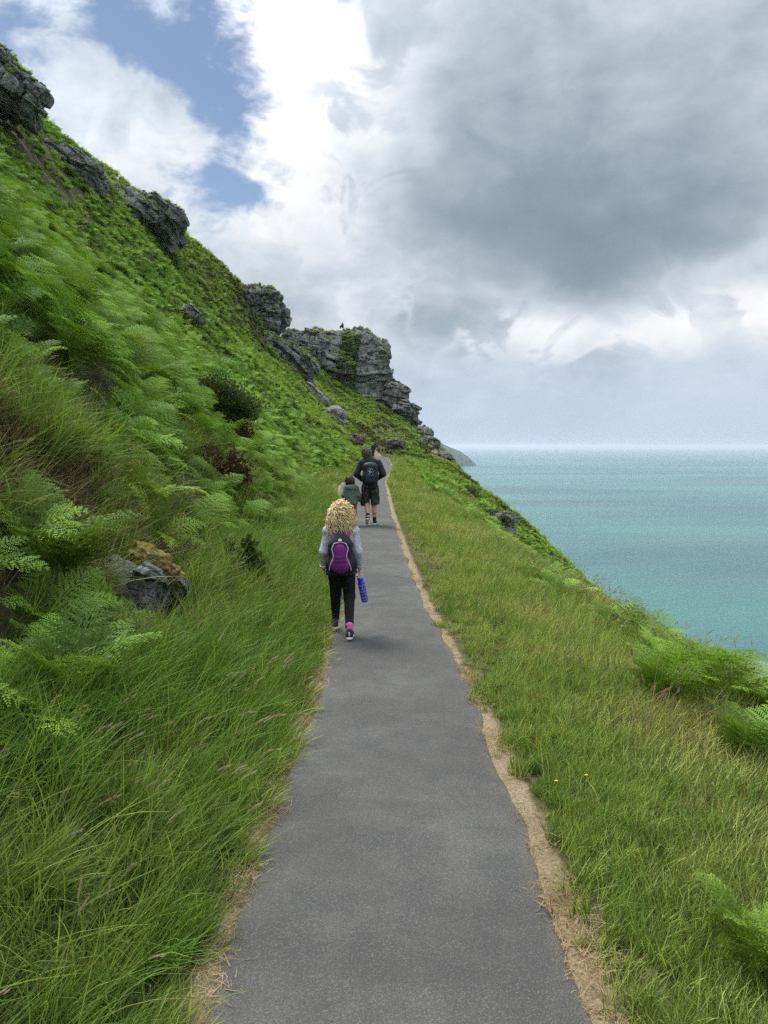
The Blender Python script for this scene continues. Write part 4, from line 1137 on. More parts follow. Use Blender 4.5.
def curls(name, c, n, seed, mat, R=(.085, .095, .11), length=(.14, .26), r=.0048):
    rng = np.random.default_rng(seed); mb = MB(); c = np.array(c)
    for i in range(n):
        a = rng.uniform(0, 2 * pi); z = rng.uniform(-.35, 1) ; rr = math.sqrt(max(0, 1 - z * z))
        d = np.array([cos(a) * rr, sin(a) * rr, z])
        if d[1] > .55 and z < .55: continue
        p0 = c + d * np.array(R) * .8
        L = rng.uniform(*length); nn = 17; s = np.linspace(0, 1, nn)
        out = d * np.array([1, 1, .5]); out /= np.linalg.norm(out)
        base = p0[None] + out[None] * (rng.uniform(.03, .085) * (1 - np.exp(-s * 3.2)))[:, None] + np.array([0, 0, -1.0])[None] * (L * s ** 1.35)[:, None]
        # the hair spreads to a rounded bell and stops at the shoulders
        e1 = np.cross(out, [0, 0, 1.0]); e1 /= np.linalg.norm(e1) + 1e-9; e2 = np.array([0, 0, 1.0]) * .4 + out * .6
        ph = rng.uniform(0, 6.28); tn = rng.uniform(1.4, 3.2); am = rng.uniform(.009, .017) * np.minimum(1, s * 4)
        base = base + e1[None] * (np.cos(ph + s * tn * 6.28) * am)[:, None] + e2[None] * (np.sin(ph + s * tn * 6.28) * am)[:, None]
        mb.tube(base, np.linspace(r * 1.15, r * .5, nn), 4, False)
    return mb.mesh(name, [mat], True)

def short_hair(name, c, R, n, seed, mat, L=.035):
    rng = np.random.default_rng(seed); mb = MB(); c = np.array(c)
    for i in range(n):
        a = rng.uniform(0, 2 * pi); z = rng.uniform(-.6, 1); rr = math.sqrt(1 - z * z)
        d = np.array([cos(a) * rr, sin(a) * rr, z])
        if d[1] > .35 and z < .35: continue
        p = c + d * np.array(R); f = np.array([rng.normal(0, .4), rng.normal(0, .4), -.7 + .5 * z]) ; q = p + d * L * .5 + f * L * .45; e = q + d * L * .1 + f * L * .6
        mb.tube([p, q, e], [.006, .0045, .0015], 3, False)
    return mb.mesh(name, [mat])
def set_down(o, x, y): o.location = (x, y, float(path_z(y)) + .02)

# ---- girl with the blonde curls
gy = 6.78; gx = (341 - 384) / F * gy
girl = empty('person', (gx, gy, .026), 'girl with blonde curls and black leggings, a purple bag on her back', 'person', 'walkers on the path')
hp, LH = head_prims((0, .03, 1.115), .93)
armL = arm((-.12, 0, .945), (-.156, -.022, .765), (-.168, .03, .615), .034, (.05, .12, -1), (.9, .1, 0), (0, 1, 0), .8, .35)
armR = arm((.12, 0, .945), (.153, -.036, .765), (.168, .02, .615), .034, (.0, .1, -1), (-.9, .1, 0), (0, 1, 0), .8, .75)
body = hp + [('s', (0, .01, 1.06), (0, .0, .97), .038, .045), ('s', (-.1, 0, .945), (.1, 0, .945), .05, .05, (1, .8, 1)), ('s', (0, 0, .93), (0, 0, .72), .1, .088, (1, .72, 1)), ('s', (0, 0, .72), (0, 0, .64), .085, .085, (1, .75, 1)),
        ('s', (.058, 0, .6), (.072, .0, .345), .064, .045), ('s', (.072, .0, .345), (.08, -.2, .095), .045, .027), ('s', (-.055, 0, .6), (-.06, .1, .35), .064, .045), ('s', (-.06, .1, .35), (-.068, .185, .09), .045, .027),
        ('s', (.08, -.2, .09), (.08, -.12, .035), .026, .02), ('s', (-.068, .185, .09), (-.07, .27, .04), .026, .02)] + armL + armR
link('body', sdf_mesh('body', body, .006, .018, [M_SKIN]), girl); face_parts(girl, LH, .93)
leg_ = [('s', (.056, 0, .62), (.072, .0, .345), .078, .052), ('s', (.072, .0, .345), (.08, -.198, .105), .052, .037), ('s', (-.054, 0, .62), (-.06, .1, .35), .078, .052), ('s', (-.06, .1, .35), (-.068, .185, .10), .052, .036), ('e', (0, -.01, .645), (.118, .1, .08))]
link('leggings', sdf_mesh('leggings', leg_, .006, .02, [M_BLACK], cut=[((0, 0, .70), (0, 0, 1))], wrinkle=.003, wsc=.05), girl)
jk = [('s', (-.11, 0, .955), (.11, 0, .955), .058, .058, (1, .85, 1)), ('s', (0, 0, .95), (0, 0, .74), .125, .118, (1, .78, 1)), ('s', (0, 0, 1.0), (0, 0, .95), .055, .085),
      ('s', (-.122, 0, .945), (-.156, -.022, .765), .046, .042), ('s', (-.156, -.022, .765), (-.166, .027, .63), .042, .035), ('s', (.122, 0, .945), (.153, -.036, .765), .046, .042), ('s', (.153, -.036, .765), (.166, .018, .63), .042, .035)]
jo = link('jacket', sdf_mesh('jacket', jk, .006, .025, [M_MARL], wrinkle=.007, wsc=.045, seed=3), girl)
hm = [('s', (0, 0, .76), (0, -.005, .56), .122, .148, (1, .80, 1))]
link('tunic', sdf_mesh('tunic', hm, .006, .02, [M_CHAR], cut=[((0, 0, .558), (.06, 0, -1))], wrinkle=.006, wsc=.06, seed=4), girl)
for i, (a_, c_) in enumerate((((-.166, .027, .632), (-.167, .030, .612)), ((.166, .018, .632), (.167, .02, .612)))):
    mb = MB(); mb.tube([a_, c_], [.036, .033], 12); link('cuff', mb.mesh('cuff', [M_GREYP], True), jo)
hair = link('hair', curls('hair', (0, .02, 1.135), 820, 5, M_HAIRG, length=(.11, .25), r=.0036), girl)
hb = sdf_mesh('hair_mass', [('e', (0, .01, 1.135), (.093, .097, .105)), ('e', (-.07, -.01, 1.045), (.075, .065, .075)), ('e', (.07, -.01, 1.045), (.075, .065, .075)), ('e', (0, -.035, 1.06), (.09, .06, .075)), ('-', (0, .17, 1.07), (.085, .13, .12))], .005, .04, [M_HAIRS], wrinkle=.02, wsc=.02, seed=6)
link('undercurls', hb, hair)
shoe(girl, (.083, -.255, 0), (.088, -.055, .0), .88, M_NAVY, accent=M_LILAC)
shoe(girl, (-.072, .135, .004), (-.082, .33, .03), .88, M_NAVY, accent=M_PURP)
link('sock', sdf_mesh('sock', [('s', (.081, -.200, .12), (.082, -.212, .082), .033, .032)], .005, .01, [M_PINK]), girl)
link('sock', sdf_mesh('sock', [('s', (-.068, .185, .115), (-.07, .18, .085), .032, .032)], .005, .01, [M_NAVY]), girl)

# ---- her backpack
bp = empty('backpack', (gx, gy - .085, .026 + .64), 'purple and black child backpack worn over the grey hoodie', 'backpack')
bo = [('b', (0, -.055, .13), (.112, .07, .14), .05), ('e', (0, -.05, .245), (.085, .06, .075)), ('e', (0, -.06, .05), (.125, .085, .085))]
bb = link('bag_body', sdf_mesh('bag_body', bo, .006, .04, [M_CHAR], wrinkle=.004, wsc=.06, seed=8), bp)
pk = [('e', (0, -.112, .165), (.07, .035, .075)), ('e', (0, -.12, .055), (.092, .042, .08)), ('s', (0, -.12, .16), (0, -.125, .05), .052, .07, (1, .5, 1))]
fp = link('front_pocket', sdf_mesh('front_pocket', pk, .005, .03, [M_PURP], wrinkle=.003, wsc=.05, seed=9), bp)
for sx in (-1, 1):
    mb = MB(); zz_ = np.linspace(0, 1, 22)
    X_ = np.interp(zz_, [0, .2, .45, .6, .75, .92, 1], [.1, .088, .058, .063, .075, .05, .0]) * sx; Z_ = np.interp(zz_, [0, .45, .75, .92, 1], [-.005, .115, .195, .245, .25]); Y_ = -.118 - .03 * np.sin(zz_ * pi)
    mb.tube(np.stack([X_, Y_, Z_], 1), .0042, 5); link('piping', mb.mesh('piping', [M_LILAC], True), fp)
mb = MB()
for z_, wd in ((.118, .05), (.085, .055)):
    mb.tube([(-wd, -.163, z_), (0, -.176, z_ - .004), (wd, -.163, z_)], .0035, 5)
link('seam', mb.mesh('seam', [M_NAVY], True), fp)
for sx in (-1, 1):
    st = [(.038 * sx, -.055, .262), (.062 * sx, -.012, .318), (.084 * sx, .04, .375), (.094 * sx, .10, .388), (.098 * sx, .17, .345)]
    mb = MB(); st = np.array(st); wv = np.array([.025, .004, -0.012 * sx])
    v = []
    for p_ in st: v += [p_ - wv + [0, -.008, .006], p_ + wv + [0, -.008, .006], p_ + wv + [0, .004, -.006], p_ - wv + [0, .004, -.006]]
    q_ = []
    for i in range(len(st) - 1):
        for j in range(4): q_.append([4 * i + j, 4 * i + (j + 1) % 4, 4 * i + 4 + (j + 1) % 4, 4 * i + 4 + j])
    q_ += [[3, 2, 1, 0], [4 * len(st) - 4, 4 * len(st) - 3, 4 * len(st) - 2, 4 * len(st) - 1]]
    mb.add(v, q_); link('shoulder_strap', mb.mesh('shoulder_strap', [M_PURP]), bp)
mb = MB(); a_ = np.linspace(0, pi, 12); mb.tube(np.stack([.032 * np.cos(a_), -.03 + 0 * a_, .285 + .055 * np.sin(a_)], 1), .009, 6); link('grab_handle', mb.mesh('grab_handle', [M_BLACK], True), bp)
mb = MB(); mb.add(*[np.array([(-.016, -.124, .262), (.016, -.124, .262), (.013, -.112, .282), (-.013, -.112, .282)]), [[0, 1, 2, 3]]]); link('tag', mb.mesh('tag', [M_GREYP]), bp)
for sx in (-1, 1):
    link('side_pocket', sdf_mesh('side_pocket', [('e', (.108 * sx, -.05, .045), (.03, .055, .07))], .006, .02, [M_BLACK], wrinkle=.003, seed=10), bp)

# ---- water bottle in her right hand
bt = empty('water_bottle', (gx + .172, gy + .035, .026 + .515), "blue bottle with pale lattice marks hanging from the girl's right hand", 'bottle')
bt.rotation_euler = (radians(6), radians(-11), 0)
pr_ = np.array([(-.235, .028), (-.23, .0325), (-.12, .0335), (-.055, .0335), (-.04, .030), (-.03, .026)])
mb = MB(); mb.tube([(0, 0, z) for z, _ in pr_], pr_[:, 1], 18); link('bottle_body', mb.mesh('bottle_body', [M_BLUE], True), bt)
mb = MB(); mb.tube([(0, 0, -.031), (0, 0, -.026), (0, 0, -.006), (0, 0, .0)], [.027, .029, .028, .02], 18); link('cap', mb.mesh('cap', [M_BLUE], True), bt)
mb = MB(); a_ = np.linspace(-.3, pi + .3, 16); mb.tube(np.stack([.027 * np.cos(a_), 0 * a_, -.004 + .034 * np.sin(a_)], 1), .0055, 6); link('carry_loop', mb.mesh('carry_loop', [M_GREYP], True), bt)
mb = MB()
for ri in range(6):
    for ci in range(8):
        th = 2 * pi * (ci + .5 * (ri % 2)) / 8; z = -.215 + ri * .029; R_ = .0345; h_ = .010; dth = .2
        f_ = lambda t_, zz2: [R_ * cos(t_), R_ * sin(t_), zz2]
        for s2 in (-1, 1):
            mb.add([f_(th + s2 * .02, z + .011), f_(th + s2 * .10, z + .011), f_(th + s2 * (dth + .06), z), f_(th + s2 * (dth - .02), z)], [[0, 1, 2, 3]])
            mb.add([f_(th + s2 * .02, z - .011), f_(th + s2 * .10, z - .011), f_(th + s2 * (dth + .06), z), f_(th + s2 * (dth - .02), z)], [[0, 1, 2, 3]])
link('lattice_marks', mb.mesh('lattice_marks', [M_GREYP]), bt)

for o_ in (girl, bp, bt): o_.scale = (.965, .965, .965)
bp.location = (gx, gy - .085 * .965, .026 + .625 * .965)
bt.location = (gx + .172 * .965, gy + .035, .026 + .515 * .965)

# ---- man
my = 16.35; mx_ = (370 - 384) / F * my
man = empty('person', (mx_, my, .026), 'man in dark jacket and camouflage shorts with hands held in front', 'person', 'walkers on the path')
hp, LH = head_prims((-.085, .07, 1.575), 1.02)
armL = arm((-.19, .0, 1.36), (-.29, -.05, 1.12), (-.17, .14, .99), .048, (.85, .5, .1), (0, 1, 0), (0, .2, 1), 1.0, .5)
armR = arm((.19, .0, 1.36), (.285, -.05, 1.13), (.17, .15, 1.02), .048, (-.85, .5, .1), (0, 1, 0), (0, .2, 1), 1.0, .5)
body = hp + [('s', (-.07, .05, 1.49), (-.01, .01, 1.38), .055, .062), ('s', (-.16, 0, 1.36), (.16, 0, 1.36), .065, .065, (1, .8, 1)), ('s', (0, 0, 1.33), (0, 0, 1.05), .15, .13, (1, .7, 1)), ('s', (0, 0, 1.05), (0, 0, .9), .13, .15, (1, .75, 1)),
        ('s', (.085, 0, .88), (.09, .01, .49), .09, .06), ('s', (.09, .01, .49), (.10, -.03, .09), .058, .036), ('s', (.09, -.01, .42), (.095, -.035, .28), .05, .045), ('s', (-.085, 0, .88), (-.075, .02, .50), .09, .06), ('s', (-.075, .02, .50), (-.045, -.24, .20), .058, .036), ('s', (-.065, -.08, .42), (-.055, -.15, .32), .05, .045),
        ('s', (.10, -.03, .08), (.105, .08, .04), .036, .028), ('s', (-.045, -.24, .19), (-.06, -.19, .07), .034, .026)] + armL + armR
link('body', sdf_mesh('body', body, .009, .025, [M_SKIN2]), man); face_parts(man, LH, 1.02)
hc = np.array((-.085, .07, 1.575))
link('hair', sdf_mesh('hair', [('e', tuple(hc + [0, -.02, .035]), (.093, .1, .1)), ('e', tuple(hc + [0, -.055, -.04]), (.08, .055, .085)), ('-', tuple(hc + [0, .13, -.05]), (.1, .11, .1))], .007, .02, [pattern_mat('greying brown hair strands', ((.055, .042, .03), (.21, .17, .125)), 50, 4, .6)], wrinkle=.016, wsc=.02, seed=12), man)
jk = [('s', (-.165, 0, 1.36), (.165, 0, 1.36), .082, .082, (1, .85, 1)), ('s', (0, 0, 1.34), (0, 0, 1.02), .175, .165, (1, .78, 1)), ('s', (0, 0, 1.02), (0, 0, .86), .165, .175, (1, .8, 1)), ('s', (-.03, .03, 1.46), (0, 0, 1.36), .068, .12),
      ('s', (-.19, 0, 1.36), (-.295, -.05, 1.12), .076, .068), ('s', (-.295, -.05, 1.12), (-.185, .115, 1.0), .064, .05), ('s', (.19, 0, 1.36), (.29, -.05, 1.13), .076, .068), ('s', (.29, -.05, 1.13), (.185, .125, 1.03), .064, .05)]
link('jacket', sdf_mesh('jacket', jk, .009, .03, [M_CHAR], wrinkle=.012, wsc=.07, seed=13, cut=[((0, 0, .875), (0, 0, -1))]), man)
sh = [('e', (0, 0, .86), (.175, .14, .11)), ('s', (.09, 0, .82), (.112, .0, .42), .105, .098, dict(k=.012)), ('s', (-.09, 0, .82), (-.105, .03, .46), .105, .098, dict(k=.012))]
so2 = link('shorts', sdf_mesh('shorts', sh, .009, .03, [M_CAMO], wrinkle=.01, wsc=.07, seed=14, cut=[((0, 0, .43), (.12, 0, -1))]), man)
for sx, z_ in ((-1, .60), (1, .57)):
    link('cargo_pocket', sdf_mesh('cargo_pocket', [('b', (.19 * sx, -.01, z_), (.022, .07, .08), .02)], .008, .01, [M_CAMO], wrinkle=.004, seed=15), so2)
for a_, c_, r_ in (((.099, -.03, .145), (.10, -.03, .08), .043), ((-.05, -.21, .24), (-.047, -.255, .15), .044)):
    link('sock', sdf_mesh('sock', [('s', a_, c_, r_, r_ * .95)], .006, .01, [M_BLACK]), man)
shoe(man, (.102, -.085, .0), (.115, .185, .0), 1.15, M_BLACK)
shoe(man, (-.048, -.285, .135), (-.068, -.10, -.0), 1.1, M_BLACK)

hm_ = bpy.data.materials['greying brown hair strands']
link('hair_strands', short_hair('hair_strands', hc + [0, -.02, .025], (.09, .098, .1), 520, 4, hm_), [o_ for o_ in man.children if o_.name.startswith('hair')][0])

# ---- his backpack with the white star-like emblem
mp = empty('backpack', (mx_ + .01, my - .13, .026 + .93), 'dark navy rucksack with a round white speckled emblem', 'backpack')
link('bag_body', sdf_mesh('bag_body', [('b', (0, -.06, .22), (.165, .085, .22), .08), ('e', (0, -.075, .13), (.18, .11, .15)), ('e', (0, -.06, .36), (.125, .08, .1))], .008, .05, [flat_mat('dark navy nylon', (.014, .016, .03), .6, .3, 50, .35, .4)], wrinkle=.006, wsc=.08, seed=16), mp)
link('front_pocket', sdf_mesh('front_pocket', [('b', (0, -.165, .1), (.11, .025, .085), .025)], .007, .02, [flat_mat('navy pocket nylon', (.017, .02, .042), .6, .3, 50, .35, .4)], wrinkle=.004, seed=17), mp)
mb = MB(); rng = np.random.default_rng(3)
for i in range(46):
    rr_ = .078 * math.sqrt(rng.random()); a0 = rng.uniform(0, 6.28); s_ = rng.uniform(.003, .0085) * (1.5 if rr_ < .03 else 1)
    c_ = np.array([rr_ * cos(a0) + .01, -.166 + .3 * rr_ * rr_, .27 + rr_ * sin(a0) * 1.1]); t0 = rng.uniform(0, 3)
    e1 = np.array([cos(t0), 0, sin(t0)]) * s_ * rng.uniform(1, 2.2); e2 = np.array([-sin(t0), 0, cos(t0)]) * s_ * .7
    fr = np.array([0, -.012, 0])
    mb.add([c_ - e1 + fr, c_ - e2 + fr, c_ + e1 + fr, c_ + e2 + fr, c_ - e1 * .8 - fr, c_ - e2 * .8 - fr, c_ + e1 * .8 - fr, c_ + e2 * .8 - fr], [[0, 1, 2, 3], [0, 4, 5, 1], [1, 5, 6, 2], [2, 6, 7, 3], [3, 7, 4, 0]])
link('emblem', mb.mesh('emblem', [M_GREYP]), mp)
for sx in (-1, 1):
    mb = MB(); mb.tube([(.07 * sx, .0, .40), (.10 * sx, .07, .485), (.115 * sx, .17, .49), (.125 * sx, .25, .40)], .018, 6); link('shoulder_strap', mb.mesh('shoulder_strap', [M_BLACK], True), mp)
mb = MB(); a_ = np.linspace(0, pi, 10); mb.tube(np.stack([.03 * np.cos(a_), -.03 + 0 * a_, .43 + .045 * np.sin(a_)], 1), .008, 6); link('grab_handle', mb.mesh('grab_handle', [M_BLACK], True), mp)

for o_ in (man, mp): o_.scale = (.96, .96, .96)
mp.location = (mx_ + .01, my - .125, .026 + .93 * .96)

# ---- small boy
by = 16.3; bx0 = (351.2 - 384) / F * by
boy = empty('person', (bx0, by, .026), 'small boy in grey-green hooded coat and rust red trousers', 'person', 'walkers on the path')
hp, LH = head_prims((-.03, .03, .925), .88)
armL = arm((-.11, 0, .79), (-.15, -.02, .63), (-.13, .05, .5), .03, (.1, .2, -1), (.9, 0, 0), (0, 1, 0), .7, .4)
armR = arm((.11, 0, .79), (.165, -.02, .63), (.19, .05, .5), .03, (.1, .2, -1), (-.9, 0, 0), (0, 1, 0), .7, .4)
body = hp + [('s', (-.02, .02, .86), (0, 0, .79), .035, .042), ('s', (0, 0, .77), (0, 0, .5), .09, .095, (1, .75, 1)), ('s', (.05, 0, .48), (.055, .04, .27), .06, .042), ('s', (.055, .04, .27), (.06, -.02, .07), .04, .026), ('s', (-.05, 0, .48), (-.05, .02, .27), .06, .042), ('s', (-.05, .02, .27), (-.05, .06, .07), .04, .026),
        ('s', (.06, -.02, .07), (.06, .05, .03), .025, .02), ('s', (-.05, .06, .07), (-.05, .13, .03), .025, .02)] + armL + armR
link('body', sdf_mesh('body', body, .0075, .018, [M_SKIN]), boy); face_parts(boy, LH, .88)
hc = np.array((-.03, .03, .925))
link('hair', sdf_mesh('hair', [('e', tuple(hc + [0, -.015, .03]), (.088, .096, .093)), ('e', tuple(hc + [0, -.05, -.03]), (.066, .045, .06)), ('-', tuple(hc + [0, .125, -.05]), (.09, .1, .09))], .007, .02, [M_HAIRB], wrinkle=.014, wsc=.022, seed=22), boy)
jk = [('s', (-.09, 0, .79), (.09, 0, .79), .06, .06, (1, .9, 1)), ('s', (0, 0, .78), (0, 0, .43), .115, .15, (1, .82, 1)), ('s', (-.115, 0, .785), (-.158, -.022, .63), .05, .046), ('s', (-.158, -.022, .63), (-.135, .04, .515), .045, .038), ('s', (.115, 0, .785), (.17, -.022, .63), .05, .046), ('s', (.17, -.022, .63), (.192, .04, .515), .045, .038)]
link('hair_strands', short_hair('hair_strands', hc + [0, -.015, .02], (.086, .094, .092), 420, 5, M_HAIRB, .03), [o_ for o_ in boy.children if o_.name.startswith('hair')][0])
co = link('coat', sdf_mesh('coat', jk, .0075, .025, [M_GREEN], wrinkle=.01, wsc=.05, seed=23, cut=[((0, 0, .455), (0, 0, -1))]), boy)
link('hood', sdf_mesh('hood', [('e', (-.005, -.075, .80), (.1, .05, .06)), ('e', (-.005, -.04, .835), (.09, .06, .03))], .0075, .03, [flat_mat('pale green hood', (.15, .18, .15), .85, .25, 50)], wrinkle=.008, wsc=.04, seed=24), co)
link('trousers', sdf_mesh('trousers', [('s', (.05, 0, .48), (.055, .04, .27), .072, .058), ('s', (.055, .04, .27), (.06, -.02, .1), .056, .048), ('s', (-.05, 0, .48), (-.05, .02, .27), .072, .058), ('s', (-.05, .02, .27), (-.05, .06, .1), .056, .048)], .0075, .02, [M_RED], wrinkle=.006, wsc=.05, seed=25), boy)
shoe(boy, (.06, -.065, 0), (.065, .11, 0), .8, M_BLACK); shoe(boy, (-.05, .02, 0), (-.055, .195, 0), .8, M_BLACK)

# ---- far walker at the bend
fy_ = 81.0; fx_ = (373.3 - 384) / F * fy_
far = empty('person', (fx_, fy_, float(H(fx_, fy_)) + .03), 'far off walker in dark clothes at the bend of the path', 'person', 'walkers on the path', pi * .75)
hp, LH = head_prims((0, .02, 1.57), 1.0)
armL = arm((-.18, 0, 1.36), (-.24, -.02, 1.1), (-.22, .06, .86), .046, (0, .1, -1), (.9, 0, 0), (0, 1, 0), 1.0, .4)
armR = arm((.18, 0, 1.36), (.24, -.02, 1.1), (.22, .06, .86), .046, (0, .1, -1), (-.9, 0, 0), (0, 1, 0), 1.0, .4)
body = hp + [('s', (0, .01, 1.48), (0, 0, 1.38), .055, .06), ('s', (0, 0, 1.33), (0, 0, .9), .15, .15, (1, .7, 1)), ('s', (.085, 0, .88), (.09, .05, .48), .088, .058), ('s', (.09, .05, .48), (.09, -.05, .08), .055, .036), ('s', (-.085, 0, .88), (-.09, .1, .48), .088, .058), ('s', (-.09, .1, .48), (-.09, .16, .08), .055, .036), ('s', (.09, -.05, .06), (.09, .1, .03), .035, .028), ('s', (-.09, .16, .06), (-.09, .31, .03), .035, .028)] + armL + armR
link('body', sdf_mesh('body', body, .014, .03, [M_SKIN]), far)
link('hair', sdf_mesh('hair', [('e', (0, 0, 1.61), (.09, .1, .09)), ('-', (0, .14, 1.53), (.1, .1, .09))], .012, .02, [M_HAIRB], wrinkle=.01), far)
link('coat', sdf_mesh('coat', [('s', (-.15, 0, 1.36), (.15, 0, 1.36), .085, .085), ('s', (0, 0, 1.33), (0, 0, .8), .18, .19, (1, .8, 1)), ('s', (-.19, 0, 1.36), (-.25, -.02, 1.1), .075, .065), ('s', (-.25, -.02, 1.1), (-.225, .05, .9), .062, .05), ('s', (.19, 0, 1.36), (.25, -.02, 1.1), .075, .065), ('s', (.25, -.02, 1.1), (.225, .05, .9), .062, .05)], .014, .03, [M_NAVY], wrinkle=.01, cut=[((0, 0, .79), (0, 0, -1))]), far)
link('trousers', sdf_mesh('trousers', [('s', (.085, 0, .86), (.09, .05, .48), .105, .075), ('s', (.09, .05, .48), (.09, -.05, .1), .072, .06), ('s', (-.085, 0, .86), (-.09, .1, .48), .105, .075), ('s', (-.09, .1, .48), (-.09, .16, .1), .072, .06)], .014, .03, [M_BLACK]), far)

# ---- two tiny seated figures on the rocks
def sitter(px, row, y, lab, coat, rz, seed):
    p = at(px, row, y)
    o = empty('person', tuple(p), lab, 'person', 'people sitting on the rocks', rz)
    hp, _ = head_prims((0, .0, .72), 1.0)
    b = hp + [('s', (0, 0, .62), (0, -.02, .5), .05, .06), ('s', (0, -.02, .48), (0, -.05, .1), .15, .16, (1, .7, 1)), ('s', (.09, 0, .08), (.1, .42, .28), .085, .06), ('s', (.1, .42, .28), (.1, .5, -.1), .055, .04), ('s', (-.09, 0, .08), (-.1, .42, .28), .085, .06), ('s', (-.1, .42, .28), (-.1, .5, -.1), .055, .04)]
    b += arm((-.18, -.02, .46), (-.24, .1, .25), (-.12, .34, .3), .045, (.7, .7, 0), (0, 0, -1), (.7, -.7, 0), 1.0, .3) + arm((.18, -.02, .46), (.24, .1, .25), (.12, .34, .3), .045, (-.7, .7, 0), (0, 0, -1), (-.7, -.7, 0), 1.0, .3)
    link('body', sdf_mesh('body', b, .016, .03, [M_SKIN]), o)
    link('hair', sdf_mesh('hair', [('e', (0, -.01, .76), (.092, .102, .09))], .014, .02, [M_HAIRB]), o)
    link('coat', sdf_mesh('coat', [('s', (0, -.02, .5), (0, -.05, .06), .17, .19, (1, .8, 1)), ('s', (-.18, -.02, .46), (-.24, .1, .25), .075, .065), ('s', (-.24, .1, .25), (-.14, .3, .3), .06, .05), ('s', (.18, -.02, .46), (.24, .1, .25), .075, .065), ('s', (.24, .1, .25), (.14, .3, .3), .06, .05)], .016, .03, [coat]), o)
    link('trousers', sdf_mesh('trousers', [('s', (.09, 0, .08), (.1, .42, .28), .1, .075), ('s', (.1, .42, .28), (.1, .5, -.08), .07, .055), ('s', (-.09, 0, .08), (-.1, .42, .28), .1, .075), ('s', (-.1, .42, .28), (-.1, .5, -.08), .07, .055)], .016, .03, [M_BLACK]), o)
    return o
sitters = [sitter(304.5, 338.5, 119, 'tiny figure in dull red sitting on the shoulder left of the rock tower', flat_mat('dull red coat', (.13, .04, .045), .8), -1.0, 1),
           sitter(342.5, 327.5, 131, 'tiny dark figure perched on the very top of the rock tower', M_NAVY, .9, 2)]
# ------------------------------------------------------------------ sea
SEA = -120.0
def sea_mat():
    m, nt, out = new_mat('sea water')
    pos = geo(nt).outputs['Position']
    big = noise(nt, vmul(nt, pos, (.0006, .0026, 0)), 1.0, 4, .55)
    mid = noise(nt, vmul(nt, pos, (.004, .014, 0)), 1.0, 4, .6)
    col = mixc(nt, big.step(.38, .62), (.03, .095, .103), (.046, .165, .145))  # broad greener and bluer water bands, with cloud shadows painted into the colour
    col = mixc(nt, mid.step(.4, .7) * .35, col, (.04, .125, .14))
    w1 = noise(nt, vmul(nt, pos, (.045, .11, 0)), 1.0, 7, .68)
    w2 = noise(nt, vmul(nt, pos, (.5, .8, 0)), 1.0, 4, .6)
    p = principled(nt, out, col, .3, bump(nt, w1 * 1.0 + w2 * .25, .9, 6.0), .5)
    p.inputs['IOR'].default_value = 1.33
    return m
xs = np.concatenate([-np.geomspace(150, 90000, 24)[::-1], np.linspace(-120, 400, 12), np.geomspace(460, 90000, 26)])
yy = np.concatenate([[-40000, -8000, -2000, -600], np.linspace(-200, 800, 20), np.geomspace(900, 120000, 40)])
A, Bq = np.meshgrid(xs, yy)
I = np.arange(A.size).reshape(A.shape)
Q = np.stack([I[:-1, :-1], I[:-1, 1:], I[1:, 1:], I[1:, :-1]], -1).reshape(-1, 4)
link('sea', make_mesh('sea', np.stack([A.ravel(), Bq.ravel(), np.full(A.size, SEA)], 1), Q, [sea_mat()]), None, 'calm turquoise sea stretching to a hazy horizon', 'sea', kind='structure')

# ------------------------------------------------------------------ far headland
n = 160
u = np.linspace(0, 1, n); vv = np.linspace(-1, 1, 25)
yd = 4850.0
x0, x1 = (384 - 384) / F * yd, (475.5 - 384) / F * yd
xsn = x0 + (x1 - x0) * u
top = np.interp(u, [0, .5, .66, .72, .78, .84, .90, .95, .98, 1], [150, 165, 126, 112, 100, 82, 60, 34, 18, 0])
top = top + (fbm2(xsn, xsn * 0, 40, 3, 91) - .5) * 16 * np.clip((1 - u) * 8, 0, 1)
X = np.repeat(xsn[:, None], 25, 1); Yh = yd + vv[None] * (120 + 900 * (1 - u[:, None]))
prof = np.clip(1 - np.abs(vv) ** 2.2, 0, 1)[None]
Zh = SEA - 4 + (top[:, None] + 4) * prof * (.85 + .3 * (fbm2(X, Yh, 60, 4, 93).reshape(X.shape)))
I = np.arange(X.size).reshape(X.shape)
Q = np.stack([I[:-1, :-1], I[1:, :-1], I[1:, 1:], I[:-1, 1:]], -1).reshape(-1, 4)
m, nt, out = new_mat('far headland')
pn = noise(nt, geo(nt).outputs['Position'], .012, 5)
principled(nt, out, mixc(nt, pn.step(.4, .6), (.035, .045, .035), (.028, .05, .028)), .95)
link('headland', make_mesh('headland', np.stack([X, Yh, Zh], -1).reshape(-1, 3), Q, [m], True), None, 'distant blue headland fading into haze beyond the cliff', 'headland', kind='structure')

# ------------------------------------------------------------------ haze
bx = np.array([[x, y, z] for z in (SEA - 6, 44) for y in (-45000, 125000) for x in (-95000, 95000)], float)
me = make_mesh('haze', bx, np.array([[0, 2, 3, 1], [4, 5, 7, 6], [0, 1, 5, 4], [2, 6, 7, 3], [0, 4, 6, 2], [1, 3, 7, 5]]))
m, nt, out = new_mat('sea haze')
pv = nt.nodes.new('ShaderNodeVolumePrincipled'); pv.inputs['Color'].default_value = (.76, .88, 1.0, 1); pv.inputs['Density'].default_value = 6.5e-5
pv.inputs['Anisotropy'].default_value = .25
nt.links.new(pv.outputs[0], out.inputs['Volume'])
me.materials.append(m)
link('haze', me, None, 'pale sea haze over the water', 'haze', kind='stuff')

